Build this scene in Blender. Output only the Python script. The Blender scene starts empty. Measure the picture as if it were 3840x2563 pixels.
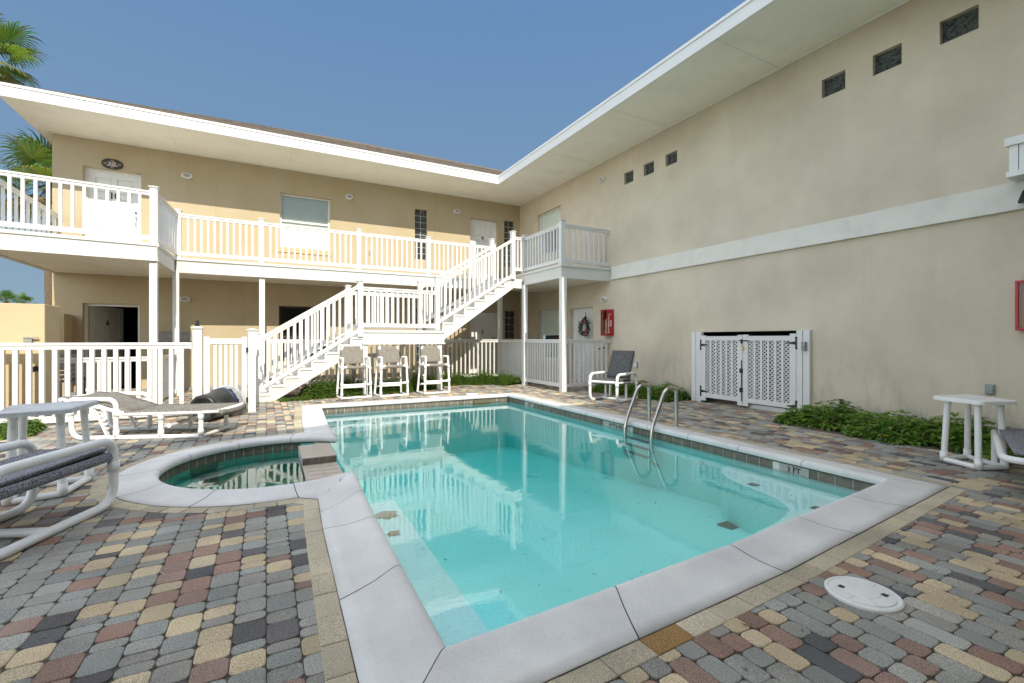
import bpy, bmesh, math, random
from mathutils import Vector, Matrix
random.seed(7)
sc = bpy.context.scene
col = sc.collection
R = math.radians
# ------------------------------------------------------------------ survey helpers
# rays of the measured viewpoint: turn a surveyed direction into a point on a real plane of the place
CF, CX, CY, CH = 1722.5, 1920.0, 1273.4, 1.24
TH = R(28.14); SN, CS = math.sin(TH), math.cos(TH)
def ray(x, y):
    a = (x-CX)/CF; return (SN+a*CS, CS-a*SN, -(y-CY)/CF)
def pz(x, y, z=0.0):
    d = ray(x, y); t = (z-CH)/d[2]; return Vector((d[0]*t, d[1]*t, z))
def px(x, y, X):
    d = ray(x, y); t = X/d[0]; return Vector((X, d[1]*t, CH+d[2]*t))
def py(x, y, Y):
    d = ray(x, y); t = Y/d[1]; return Vector((d[0]*t, Y, CH+d[2]*t))
# ------------------------------------------------------------------ materials
MATS = {}
def nodes(m):
    m.use_nodes = True; nt = m.node_tree; return nt, nt.nodes, nt.links
def mat(name, color, rough=.6, metal=0, var=None, bump=None, color2=None, spec=.5, alpha=None, bump2=None, obj_coord=True, stretch=None, dirt=None, streak=None):
    m = bpy.data.materials.new(name); nt, N, L = nodes(m)
    b = N['Principled BSDF']; b.inputs['Base Color'].default_value = (*color, 1); b.inputs['Roughness'].default_value = rough
    b.inputs['Metallic'].default_value = metal; b.inputs['Specular IOR Level'].default_value = spec
    tc = N.new('ShaderNodeTexCoord'); out = tc.outputs['Object']
    if stretch:
        mp = N.new('ShaderNodeMapping'); mp.inputs['Scale'].default_value = stretch; L.new(out, mp.inputs['Vector']); vout = mp.outputs[0]
    else: vout = out
    csock = None
    if var:
        n = N.new('ShaderNodeTexNoise'); n.inputs['Scale'].default_value = var[0]; n.inputs['Detail'].default_value = 6; n.inputs['Roughness'].default_value = .62
        L.new(vout, n.inputs['Vector'])
        cr = N.new('ShaderNodeMapRange'); cr.inputs['From Min'].default_value = .35; cr.inputs['From Max'].default_value = .65
        L.new(n.outputs['Fac'], cr.inputs['Value'])
        mx = N.new('ShaderNodeMix'); mx.data_type = 'RGBA'
        c2 = color2 or tuple(c*(1-var[1]) for c in color)
        mx.inputs['A'].default_value = (*color, 1); mx.inputs['B'].default_value = (*c2, 1)
        L.new(cr.outputs[0], mx.inputs['Factor']); csock = mx.outputs['Result']
    if dirt:   # (scale, amount, colour, zfade or None): real stains with their own shape
        n = N.new('ShaderNodeTexNoise'); n.inputs['Scale'].default_value = dirt[0]; n.inputs['Detail'].default_value = 8; n.inputs['Roughness'].default_value = .7
        mp = N.new('ShaderNodeMapping'); mp.inputs['Scale'].default_value = dirt[4] if len(dirt) > 4 else (1, 1, .35); L.new(out, mp.inputs['Vector']); L.new(mp.outputs[0], n.inputs['Vector'])
        cr = N.new('ShaderNodeMapRange'); cr.inputs['From Min'].default_value = .5; cr.inputs['From Max'].default_value = .78; cr.inputs['To Max'].default_value = dirt[1]
        L.new(n.outputs['Fac'], cr.inputs['Value']); f = cr.outputs[0]
        if dirt[3] is not None:
            sp = N.new('ShaderNodeSeparateXYZ'); L.new(out, sp.inputs[0])
            zr = N.new('ShaderNodeMapRange'); zr.inputs['From Min'].default_value = dirt[3]; zr.inputs['From Max'].default_value = 0; L.new(sp.outputs['Z'], zr.inputs['Value'])
            mu = N.new('ShaderNodeMath'); mu.operation = 'MULTIPLY'; L.new(f, mu.inputs[0]); L.new(zr.outputs[0], mu.inputs[1]); f = mu.outputs[0]
        mx2 = N.new('ShaderNodeMix'); mx2.data_type = 'RGBA'; mx2.inputs['B'].default_value = (*dirt[2], 1)
        if csock: L.new(csock, mx2.inputs['A'])
        else: mx2.inputs['A'].default_value = (*color, 1)
        L.new(f, mx2.inputs['Factor']); csock = mx2.outputs['Result']
    if streak:
        for sc_, mp_, lo_, hi_, am_, co_ in streak:
            n = N.new('ShaderNodeTexNoise'); n.inputs['Scale'].default_value = sc_; n.inputs['Detail'].default_value = 5; n.inputs['Roughness'].default_value = .65
            mp = N.new('ShaderNodeMapping'); mp.inputs['Scale'].default_value = mp_; L.new(out, mp.inputs['Vector']); L.new(mp.outputs[0], n.inputs['Vector'])
            cr = N.new('ShaderNodeMapRange'); cr.inputs['From Min'].default_value = lo_; cr.inputs['From Max'].default_value = hi_; cr.inputs['To Max'].default_value = am_; L.new(n.outputs['Fac'], cr.inputs['Value'])
            mx3 = N.new('ShaderNodeMix'); mx3.data_type = 'RGBA'; mx3.inputs['B'].default_value = (*co_, 1); L.new(csock, mx3.inputs['A']); L.new(cr.outputs[0], mx3.inputs['Factor']); csock = mx3.outputs['Result']
    if csock: L.new(csock, b.inputs['Base Color'])
    prev = None
    for bp in (bump, bump2):
        if bp:
            n = N.new('ShaderNodeTexNoise'); n.inputs['Scale'].default_value = bp[0]; n.inputs['Detail'].default_value = 4
            L.new(vout, n.inputs['Vector'])
            bn = N.new('ShaderNodeBump'); bn.inputs['Strength'].default_value = bp[1]; bn.inputs['Distance'].default_value = bp[2] if len(bp) > 2 else .01
            L.new(n.outputs['Fac'], bn.inputs['Height'])
            if prev: L.new(prev, bn.inputs['Normal'])
            prev = bn.outputs[0]
    if prev: L.new(prev, b.inputs['Normal'])
    MATS[name] = m; return m
stucco = mat('stucco', (.50, .42, .295), .92, var=(1.2, .10), bump=(170, .45, .006), bump2=(18, .12, .02), spec=.15, color2=(.47, .38, .235), dirt=(1.3, .5, (.34, .29, .19), 7.0), streak=[(5, (1, 1, .07), .55, .78, .35, (.36, .30, .20)), (55, (1, 1, 1), .62, .72, .2, (.36, .30, .2))])
stucco_grey = mat('stucco_right_wall', (.69, .605, .475), .92, var=(.8, .1), bump=(150, .6, .007), bump2=(18, .12, .02), spec=.15, color2=(.58, .50, .385), dirt=(2.4, 1.0, (.20, .19, .17), 1.3), streak=[(5, (1, 1, .07), .55, .8, .22, (.46, .405, .32)), (.55, (1, 1, .8), .5, .68, .18, (.55, .50, .43)), (.9, (1, 1, 1), .56, .7, .25, (.68, .62, .52)), (55, (1, 1, 1), .62, .72, .25, (.36, .32, .26))])
white = mat('white_vinyl', (.72, .71, .685), .38, var=(2.5, .05), spec=.45, dirt=(5, .25, (.6, .57, .5), None))
whitewood = mat('white_painted_wood', (.69, .68, .64), .6, var=(7, .07), bump=(60, .3, .004), stretch=(.25, .25, 4), dirt=(2.2, .35, (.55, .53, .48), None))
fasciam = mat('white_fascia_paint', (.80, .79, .77), .6, var=(3, .05), bump=(50, .25, .004), stretch=(.25, .25, 3))
soffitm = mat('soffit_paint', (.94, .90, .79), .75, var=(1.2, .05), spec=.2, bump=(60, .1, .003), dirt=(2.0, .25, (.6, .55, .42), None, (1, 1, 1)))
beadm = mat('beadboard_soffit', (.84, .79, .68), .65, var=(3, .08), spec=.3)
shingle = mat('asphalt_shingle', (.075, .06, .045), .95, var=(9, .6), color2=(.17, .14, .11), bump=(120, .8, .01), stretch=(.5, 3, 3))
doorm = mat('door_paint', (.80, .79, .76), .45, var=(3, .04))
framem = mat('trim_paint', (.84, .83, .80), .5, var=(6, .08), bump=(70, .2, .003))
black = mat('black_metal', (.015, .015, .016), .45)
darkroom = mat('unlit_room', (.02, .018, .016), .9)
numeral = mat('black_numeral', (.01, .01, .01), .5)
pvc = mat('white_pvc', (.84, .84, .82), .28, var=(8, .04), spec=.5, dirt=(14, .3, (.55, .55, .52), None, (1, 1, 1)))
steel = mat('brushed_steel', (.62, .60, .56), .22, metal=1, var=(20, .2), bump=(60, .05, .002))
red = mat('red_plastic', (.42, .012, .018), .35)
silver = mat('silver_metal', (.5, .5, .5), .35, metal=1)
brass = mat('brass', (.65, .48, .15), .35, metal=1)
greyplate = mat('grey_box', (.30, .32, .33), .35, var=(8, .15))
copingm = mat('cast_coping', (.73, .71, .675), .8, var=(1.6, .13), bump=(90, .25, .003), streak=[(1.1, (1, 1, 1), .54, .72, .5, (.60, .565, .50)), (9, (1, 1, 1), .6, .75, .3, (.52, .48, .42))], dirt=(110, .45, (.28, .27, .26), None, (1, 1, 1)), color2=(.58, .565, .545))
groutm = mat('dark_joint', (.11, .10, .09), .95, bump=(80, .4))
tilem = mat('brown_pool_tile', (.20, .165, .12), .35, var=(14, .35), color2=(.11, .095, .075))
whitetile = mat('white_tile', (.66, .65, .60), .4)
marktile = mat('marker_tile_glaze', (.40, .40, .36), .4, var=(20, .2))
plaster = mat('pool_plaster', (.76, .96, .93), .8, var=(2.0, .05), bump=(5, .1, .02), dirt=(60, .5, (.35, .42, .38), None, (1, 1, 1)))
tantile = mat('tan_spillway_tile', (.50, .42, .34), .5, var=(9, .12), bump=(60, .2, .003))
soil = mat('bedding_soil', (.085, .072, .056), .95, bump=(60, .5, .01))
lidm = mat('white_lid_plastic', (.76, .755, .72), .5, var=(12, .07), dirt=(30, .25, (.45, .43, .38), None, (1, 1, 1)))
trunkm = mat('palm_trunk', (.19, .135, .09), .95, var=(12, .4), bump=(30, 1, .03))
barrelm = mat('black_plastic', (.018, .018, .017), .38, var=(6, .3), dirt=(9, .4, (.12, .11, .09), None, (1, 1, 1)))
bluem = mat('navy_band', (.02, .03, .09), .4)
blindm = mat('blind_slats', (.93, .94, .90), .6)
tanwall = mat('tan_wall_stucco', (.60, .475, .29), .92, var=(1.4, .12), bump=(150, .6, .006), spec=.15, dirt=(3, .5, (.3, .26, .2), 2.0))
concrete = mat('weathered_concrete', (.33, .32, .29), .9, var=(9, .3), bump=(60, .5, .006))
darkfab = mat('dark_slats', (.06, .062, .065), .5)

def slingmat(name, c1, c2, scale, dirv=(1, 1, 1), bump=.5):
    m = bpy.data.materials.new(name); nt, N, L = nodes(m); b = N['Principled BSDF']; b.inputs['Roughness'].default_value = .8
    tc = N.new('ShaderNodeTexCoord'); mp = N.new('ShaderNodeMapping'); mp.inputs['Scale'].default_value = dirv; L.new(tc.outputs['Object'], mp.inputs[0])
    n = N.new('ShaderNodeTexNoise'); n.inputs['Scale'].default_value = scale; n.inputs['Detail'].default_value = 3; L.new(mp.outputs[0], n.inputs['Vector'])
    ch = N.new('ShaderNodeTexChecker'); ch.inputs['Scale'].default_value = 90; L.new(tc.outputs['Object'], ch.inputs['Vector'])
    r = N.new('ShaderNodeMapRange'); r.inputs['From Min'].default_value = .4; r.inputs['From Max'].default_value = .62; L.new(n.outputs['Fac'], r.inputs['Value'])
    mx = N.new('ShaderNodeMix'); mx.data_type = 'RGBA'; mx.inputs['A'].default_value = (*c1, 1); mx.inputs['B'].default_value = (*c2, 1); L.new(r.outputs[0], mx.inputs['Factor'])
    mx2 = N.new('ShaderNodeMix'); mx2.data_type = 'RGBA'; mx2.blend_type = 'MULTIPLY'; mx2.inputs['Factor'].default_value = .45
    L.new(mx.outputs['Result'], mx2.inputs['A']); L.new(ch.outputs['Color'], mx2.inputs['B']); ch.inputs['Color2'].default_value = (.35, .35, .35, 1); ch.inputs['Color1'].default_value = (1, 1, 1, 1)
    L.new(mx2.outputs['Result'], b.inputs['Base Color'])
    bn = N.new('ShaderNodeBump'); bn.inputs['Strength'].default_value = bump; bn.inputs['Distance'].default_value = .003; L.new(n.outputs['Fac'], bn.inputs['Height']); L.new(bn.outputs[0], b.inputs['Normal'])
    return m
sling_tan = slingmat('taupe_sling_fabric', (.33, .30, .25), (.16, .145, .12), 60, (.35, .35, 3))
sling_weave = slingmat('taupe_woven_sling', (.30, .275, .235), (.11, .10, .085), 70, (1, 1, 1))
sling_dark = slingmat('charcoal_woven_sling', (.34, .34, .37), (.07, .07, .08), 110, (1, 1, 1))
cushion_dark = slingmat('charcoal_cushion_fabric', (.16, .155, .15), (.055, .055, .055), 55, (.35, .35, 3))
cushion_cream = slingmat('faded_cushion_edge', (.30, .28, .24), (.18, .17, .15), 55, (1, 1, 1))

def pavermat():
    m = bpy.data.materials.new('concrete_pavers'); nt, N, L = nodes(m); b = N['Principled BSDF']; b.inputs['Roughness'].default_value = .9; b.inputs['Specular IOR Level'].default_value = .25
    at = N.new('ShaderNodeAttribute'); at.attribute_name = 'Col'
    tc = N.new('ShaderNodeTexCoord')
    n = N.new('ShaderNodeTexNoise'); n.inputs['Scale'].default_value = 260; n.inputs['Detail'].default_value = 3; L.new(tc.outputs['Object'], n.inputs['Vector'])
    r = N.new('ShaderNodeMapRange'); r.inputs['From Min'].default_value = .36; r.inputs['From Max'].default_value = .66; r.inputs['To Min'].default_value = .55; r.inputs['To Max'].default_value = 1.4; L.new(n.outputs['Fac'], r.inputs['Value'])
    n2 = N.new('ShaderNodeTexNoise'); n2.inputs['Scale'].default_value = 2.2; n2.inputs['Detail'].default_value = 5; L.new(tc.outputs['Object'], n2.inputs['Vector'])
    r2 = N.new('ShaderNodeMapRange'); r2.inputs['From Min'].default_value = .35; r2.inputs['From Max'].default_value = .65; r2.inputs['To Min'].default_value = .82; r2.inputs['To Max'].default_value = 1.12; L.new(n2.outputs['Fac'], r2.inputs['Value'])
    mu = N.new('ShaderNodeMath'); mu.operation = 'MULTIPLY'; L.new(r.outputs[0], mu.inputs[0]); L.new(r2.outputs[0], mu.inputs[1])
    vm = N.new('ShaderNodeVectorMath'); vm.operation = 'SCALE'; L.new(at.outputs['Color'], vm.inputs[0]); L.new(mu.outputs[0], vm.inputs['Scale'])
    L.new(vm.outputs[0], b.inputs['Base Color'])
    bn = N.new('ShaderNodeBump'); bn.inputs['Strength'].default_value = .55; bn.inputs['Distance'].default_value = .004; L.new(n.outputs['Fac'], bn.inputs['Height']); L.new(bn.outputs[0], b.inputs['Normal'])
    return m
paverm = pavermat()
def leafmat(name, attr=True, spec=.4, tr=.35):
    m = bpy.data.materials.new(name); nt, N, L = nodes(m); b = N['Principled BSDF']; b.inputs['Roughness'].default_value = .5; b.inputs['Specular IOR Level'].default_value = spec
    at = N.new('ShaderNodeAttribute'); at.attribute_name = 'Col'; L.new(at.outputs['Color'], b.inputs['Base Color'])
    t = N.new('ShaderNodeBsdfTranslucent'); sc_ = N.new('ShaderNodeVectorMath'); sc_.operation = 'MULTIPLY'; sc_.inputs[1].default_value = (1.6, 1.9, .8)
    L.new(at.outputs['Color'], sc_.inputs[0]); L.new(sc_.outputs[0], t.inputs['Color'])
    mx = N.new('ShaderNodeMixShader'); mx.inputs[0].default_value = tr; L.new(b.outputs[0], mx.inputs[1]); L.new(t.outputs[0], mx.inputs[2]); L.new(mx.outputs[0], N['Material Output'].inputs['Surface'])
    return m
leafm = leafmat('leaves')
def glassmat(name, tint, refl=1.0, rough=.02, bump=None, ior=1.5):
    m = bpy.data.materials.new(name); nt, N, L = nodes(m); N.remove(N['Principled BSDF'])
    g = N.new('ShaderNodeBsdfGlossy'); g.inputs['Roughness'].default_value = rough; g.inputs['Color'].default_value = (refl, refl, refl, 1)
    t = N.new('ShaderNodeBsdfTransparent'); t.inputs['Color'].default_value = (*tint, 1)
    fr = N.new('ShaderNodeFresnel'); fr.inputs['IOR'].default_value = ior
    mx = N.new('ShaderNodeMixShader'); L.new(fr.outputs[0], mx.inputs[0]); L.new(t.outputs[0], mx.inputs[1]); L.new(g.outputs[0], mx.inputs[2]); L.new(mx.outputs[0], N['Material Output'].inputs['Surface'])
    if bump:
        tc = N.new('ShaderNodeTexCoord'); prev = None
        for s_, st, dist, sv in bump:
            mp = N.new('ShaderNodeMapping'); mp.inputs['Scale'].default_value = sv; L.new(tc.outputs['Object'], mp.inputs[0])
            n = N.new('ShaderNodeTexNoise'); n.inputs['Scale'].default_value = s_; n.inputs['Detail'].default_value = 2.5; n.inputs['Distortion'].default_value = .6; L.new(mp.outputs[0], n.inputs['Vector'])
            bn = N.new('ShaderNodeBump'); bn.inputs['Strength'].default_value = st; bn.inputs['Distance'].default_value = dist; L.new(n.outputs['Fac'], bn.inputs['Height'])
            if prev: L.new(prev, bn.inputs['Normal'])
            prev = bn.outputs[0]
        L.new(prev, g.inputs['Normal']); L.new(prev, fr.inputs['Normal'])
    return m
pane_green = glassmat('greenish_pane', (.96, 1, .97))
pane_dark = glassmat('dark_pane', (.35, .38, .36))
bag = mat('clear_plastic_bag', (.85, .87, .88), .18, bump=(22, 1, .05)); bag.node_tree.nodes['Principled BSDF'].inputs['Alpha'].default_value = .42
clear = glassmat('clear_cover', (.92, .80, .78))
def glassblockmat():
    m = mat('wavy_glass_block', (.012, .016, .018), .06, var=(14, .5), color2=(.05, .065, .06), bump=(11, 1, .12), spec=1.0)
    return m
blockglass = glassblockmat()
def watermat(name, absorb, density, bump):
    m = glassmat(name, (1, 1, 1), 1.0, .0, bump, ior=1.72)
    nt = m.node_tree; N, L = nt.nodes, nt.links
    v = N.new('ShaderNodeVolumeAbsorption'); v.inputs['Color'].default_value = (*absorb, 1); v.inputs['Density'].default_value = density
    L.new(v.outputs[0], N['Material Output'].inputs['Volume']); return m
# ------------------------------------------------------------------ mesh builder
class MB:
    def __init__(s): s.v = []; s.f = []; s.c = []; s.sm = []
    def add(s, verts, faces, c=None, smooth=False):
        o = len(s.v); s.v += [tuple(v) for v in verts]
        for f in faces: s.f.append([i+o for i in f]); s.c.append(c); s.sm.append(smooth)
    def box(s, x0, x1, y0, y1, z0, z1, c=None):
        v = [(x, y, z) for z in (z0, z1) for y in (y0, y1) for x in (x0, x1)]
        s.add(v, [(0, 2, 3, 1), (4, 5, 7, 6), (0, 1, 5, 4), (2, 6, 7, 3), (0, 4, 6, 2), (1, 3, 7, 5)], c)
    def hexa(s, pts, c=None):   # 8 points: bottom 4 loop, top 4 loop
        s.add(pts, [(3, 2, 1, 0), (4, 5, 6, 7), (0, 1, 5, 4), (1, 2, 6, 5), (2, 3, 7, 6), (3, 0, 4, 7)], c)
    def bar(s, p0, p1, w, h, up=(0, 0, 1), c=None):   # oriented box from p0 to p1: width w sideways, h along up
        p0, p1 = Vector(p0), Vector(p1); d = (p1-p0).normalized(); u = Vector(up); sd = d.cross(u).normalized(); u = sd.cross(d).normalized()
        a, b = sd*w/2, u*h/2
        s.hexa([p0-a-b, p0+a-b, p0+a+b, p0-a+b, p1-a-b, p1+a-b, p1+a+b, p1-a+b], c)
    def tube(s, pts, r, n=12, cap=True, c=None, closed=False):
        pts = [Vector(p) for p in pts]; rs = r if isinstance(r, (list, tuple)) else [r]*len(pts)
        k = len(pts); prevn = None; rings = []
        for i, p in enumerate(pts):
            if closed: t = (pts[(i+1) % k]-pts[i-1])
            else: t = (pts[min(i+1, k-1)]-pts[max(i-1, 0)])
            t.normalize()
            if prevn is None:
                a = Vector((0, 0, 1)) if abs(t.z) < .9 else Vector((1, 0, 0)); nrm = (a-t*a.dot(t)).normalized()
            else: nrm = (prevn-t*prevn.dot(t)).normalized()
            prevn = nrm; b = t.cross(nrm)
            rings.append([p+(nrm*math.cos(2*math.pi*j/n)+b*math.sin(2*math.pi*j/n))*rs[i] for j in range(n)])
        v = [q for rg in rings for q in rg]; f = []
        for i in range(k if closed else k-1):
            for j in range(n):
                a = i*n+j; b2 = i*n+(j+1) % n; i2 = ((i+1) % k)*n
                f.append((a, b2, i2+(j+1) % n, i2+j))
        s.add(v, f, c, True)
        if cap and not closed: s.add(rings[0], [tuple(range(n))[::-1]], c); s.add(rings[-1], [tuple(range(n))], c)
    def disk(s, cx, cy, z0, z1, r, n=32, r1=None, c=None):
        r1 = r if r1 is None else r1
        v = [(cx+r*math.cos(2*math.pi*i/n), cy+r*math.sin(2*math.pi*i/n), z0) for i in range(n)]+[(cx+r1*math.cos(2*math.pi*i/n), cy+r1*math.sin(2*math.pi*i/n), z1) for i in range(n)]
        s.add(v, [tuple(range(n))[::-1], tuple(range(n, 2*n))]+[(i, (i+1) % n, n+(i+1) % n, n+i) for i in range(n)], c)
    def lathe(s, prof, p0, axis, n=28, c=None, wob=None):   # prof: (along, radius)
        p0 = Vector(p0); ax = Vector(axis).normalized(); a = Vector((0, 0, 1)) if abs(ax.z) < .9 else Vector((1, 0, 0)); e = (a-ax*a.dot(ax)).normalized(); g = ax.cross(e)
        v = []
        for k, (t, r) in enumerate(prof):
            for j in range(n):
                rr = r*(wob(k, j) if wob else 1); q = 2*math.pi*j/n; v.append(p0+ax*t+(e*math.cos(q)+g*math.sin(q))*rr)
        f = [(k*n+j, k*n+(j+1) % n, (k+1)*n+(j+1) % n, (k+1)*n+j) for k in range(len(prof)-1) for j in range(n)]
        s.add(v, f, c, True)
    def build(s, name, m, parent=None, world=True, recalc=True, bevel=0, autosmooth=False):
        me = bpy.data.meshes.new(name); off = Vector((0, 0, 0))
        if parent is not None and world: off = Vector(ROOT.get(parent.name, (0, 0, 0)))
        me.from_pydata([tuple(Vector(v)-off) for v in s.v], [], s.f)
        if recalc:
            b = bmesh.new(); b.from_mesh(me); bmesh.ops.recalc_face_normals(b, faces=b.faces); b.to_mesh(me); b.free()
        if any(c is not None for c in s.c):
            at = me.color_attributes.new('Col', 'FLOAT_COLOR', 'CORNER'); dat = []
            for p in me.polygons: 
                c = s.c[p.index] or (.3, .3, .3)
                dat += [c[0], c[1], c[2], 1.0]*p.loop_total
            at.data.foreach_set('color', dat)
        if any(s.sm): me.polygons.foreach_set('use_smooth', s.sm)
        me.materials.append(m); me.update()
        o = bpy.data.objects.new(name, me); col.objects.link(o)
        if parent is not None:
            o.parent = parent; ROOT[o.name] = ROOT.get(parent.name, (0, 0, 0))
        if bevel:
            bv = o.modifiers.new('edge', 'BEVEL'); bv.width = bevel; bv.segments = 2; bv.limit_method = 'ANGLE'
        return o
ROOT = {}
def tag(o, label=None, cat=None, group=None, kind=None):
    if label: o['label'] = label
    if cat: o['category'] = cat
    if group: o['group'] = group
    if kind: o['kind'] = kind
    return o
def thing(name, label, cat, loc=(0, 0, 0), rz=0, group=None):
    o = bpy.data.objects.new(name, None); col.objects.link(o); o.location = loc; o.rotation_euler = (0, 0, rz); o.empty_display_size = .1
    ROOT[o.name] = tuple(loc) if rz == 0 else (0, 0, 0)
    return tag(o, label, cat, group)
def copy_tree(o, parent=None):
    c = o.copy(); col.objects.link(c); c.parent = parent
    for ch in list(o.children): copy_tree(ch, c)
    return c
def fillet(pts, rad, n=6):
    pts = [Vector(p) for p in pts]; out = [pts[0]]
    for i in range(1, len(pts)-1):
        p, a, b = pts[i], pts[i-1], pts[i+1]; r = rad[i] if isinstance(rad, (list, tuple)) else rad
        if r <= 0: out.append(p); continue
        d1, d2 = (a-p), (b-p); l = min(r, d1.length*.49, d2.length*.49); q0, q1 = p+d1.normalized()*l, p+d2.normalized()*l
        for k in range(n+1):
            t = k/n; out.append(q0*(1-t)**2+p*2*t*(1-t)+q1*t*t)
    out.append(pts[-1]); return out
def text(body, size, m, parent, org, ux, uy, name='lettering', depth=.002, align='CENTER', label=None):
    cu = bpy.data.curves.new('t', 'FONT'); cu.body = body; cu.size = size; cu.align_x = align; cu.align_y = 'CENTER'; cu.extrude = depth; cu.offset = size*.018
    to = bpy.data.objects.new('t', cu); col.objects.link(to); dg = bpy.context.evaluated_depsgraph_get()
    me = bpy.data.meshes.new_from_object(to.evaluated_get(dg)); bpy.data.objects.remove(to)
    ux, uy = Vector(ux).normalized(), Vector(uy).normalized(); uz = ux.cross(uy); off = Vector(ROOT.get(parent.name, (0, 0, 0))); org = Vector(org)-off
    for v in me.vertices: v.co = org+ux*v.co.x+uy*v.co.y+uz*v.co.z
    me.materials.clear(); me.materials.append(m); me.name = name
    o = bpy.data.objects.new(name, me); col.objects.link(o); o.parent = parent; ROOT[o.name] = ROOT.get(parent.name, (0, 0, 0))
    if label: o['label'] = label
    return o
# ------------------------------------------------------------------ plan of the place
WX, FY = 7.7, 13.83          # court faces of the right wing and of the back wing
SOF = 5.86; EX, EY = 6.1, 12.22; LX = -4.2
DECK, DBOT = 3.04, 2.72
# pool outline (inner lip of the coping), anticlockwise order reversed: north along the west side
SPC = Vector((.13, 5.28)); SPR = 1.0
def arc(c, r, a0, a1, n): return [(c.x+r*math.cos(R(a0+(a1-a0)*i/n)), c.y+r*math.sin(R(a0+(a1-a0)*i/n))) for i in range(n+1)]
a_lo, a_hi = -54, -309.5
SPA_ARC = arc(SPC, SPR, a_lo, a_hi, 40)
PATH = [(.63, 1.73), (.66, 3.2)]+SPA_ARC+[(.79, 7.2), (.89, 9.1), (4.72, 9.02), (4.72, 1.98), (2.4, 1.80)]
def offset_path(P, d):      # offset to the left of travel, mitred
    n = len(P); out = []
    for i in range(n):
        a, p, b = Vector(P[i-1]), Vector(P[i]), Vector(P[(i+1) % n])
        d1, d2 = (p-a).normalized(), (b-p).normalized(); n1, n2 = Vector((-d1.y, d1.x)), Vector((-d2.y, d2.x)); m = (n1+n2)
        if m.length < 1e-4: m = n1
        m.normalize(); c = max(.35, m.dot(n1)); out.append(tuple(p+m*(d/c)))
    if n > 45 and d > 0:      # trim the spa ring against the pool leg at both tips
        for i in range(3, 16):
            if out[i][0] > out[2][0]: out[i] = out[2]
        for i in range(29, 42):
            if out[i][0] > out[42][0]: out[i] = out[42]
    return out
PATH = [tuple(p) for p in PATH]
def sweep(mb, P, prof, cuts=None, smooth=True, gap=.006):
    rings = [offset_path(P, u) for u, z in prof]; n = len(P)
    segs = [(i, (i+1) % n) for i in range(n)]
    for i, j in segs:
        A = [Vector((*rings[k][i], prof[k][1])) for k in range(len(prof))]; B = [Vector((*rings[k][j], prof[k][1])) for k in range(len(prof))]
        ln = (Vector(P[j])-Vector(P[i])).length
        parts = [(0.0, 1.0)]
        if cuts:
            k = max(1, round(ln/cuts)) if ln > cuts*.5 else 1
            if k > 1 or ln > .3: parts = [(q/k+(gap/2/ln), (q+1)/k-(gap/2/ln)) for q in range(k)]
            elif i in JOINTS: parts = [(gap/ln, 1.0)]
        for t0, t1 in parts:
            S0 = [a.lerp(b, t0) for a, b in zip(A, B)]; S1 = [a.lerp(b, t1) for a, b in zip(A, B)]; m_ = len(prof)
            mb.add(S0+S1, [(k, k+1, m_+k+1, m_+k) for k in range(m_-1)], None, smooth)
JOINTS = set(range(2, 42, 5))
# ------------------------------------------------------------------ ground + paving
def ground():
    b = bmesh.new(); inner = []
    for q in offset_path(PATH, .2):
        if not inner or (Vector(q)-Vector(inner[-1])).length > .004: inner.append(q)
    vo = [b.verts.new(v) for v in ((-300, -300, -.009), (300, -300, -.009), (300, 300, -.009), (-300, 300, -.009))]
    vi = [b.verts.new((*p, -.009)) for p in inner]; es = []
    for L_ in (vo, vi):
        for i in range(len(L_)): es.append(b.edges.new((L_[i], L_[(i+1) % len(L_)])))
    bmesh.ops.triangle_fill(b, use_beauty=True, use_dissolve=False, edges=es)
    for f in b.faces:
        if f.normal.z < 0: f.normal_flip()
    me = bpy.data.meshes.new('ground'); b.to_mesh(me); b.free(); me.materials.append(soil)
    o = bpy.data.objects.new('ground', me); col.objects.link(o); tag(o, kind='structure')
ground()
def inside(P, x, y):
    c = False; n = len(P)
    for i in range(n):
        x1, y1 = P[i]; x2, y2 = P[i-1]
        if (y1 > y) != (y2 > y) and x < (x2-x1)*(y-y1)/(y2-y1)+x1: c = not c
    return c
OUT30 = offset_path(PATH, .335); OUTB = offset_path(PATH, .40)
BEDS = [(6.78, 9.0, 4.02+0, 4.25), (6.9, 7.7, -2, 4.2)]
PAL = dict(grey=(.315, .305, .268), tan=(.56, .45, .295), red=(.31, .205, .16), dark=(.135, .128, .125), light=(.40, .385, .34))
def paver_color(side):
    r = random.random()
    if side == 'L': k = 'grey' if r < .50 else 'tan' if r < .70 else 'red' if r < .86 else 'dark' if r < .96 else 'light'
    else: k = 'grey' if r < .46 else 'tan' if r < .68 else 'red' if r < .86 else 'dark' if r < .94 else 'light'
    f = random.uniform(.84, 1.15); g = random.uniform(-.012, .012); c = PAL[k]; return (c[0]*f+g, c[1]*f, c[2]*f-g*.5)
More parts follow.
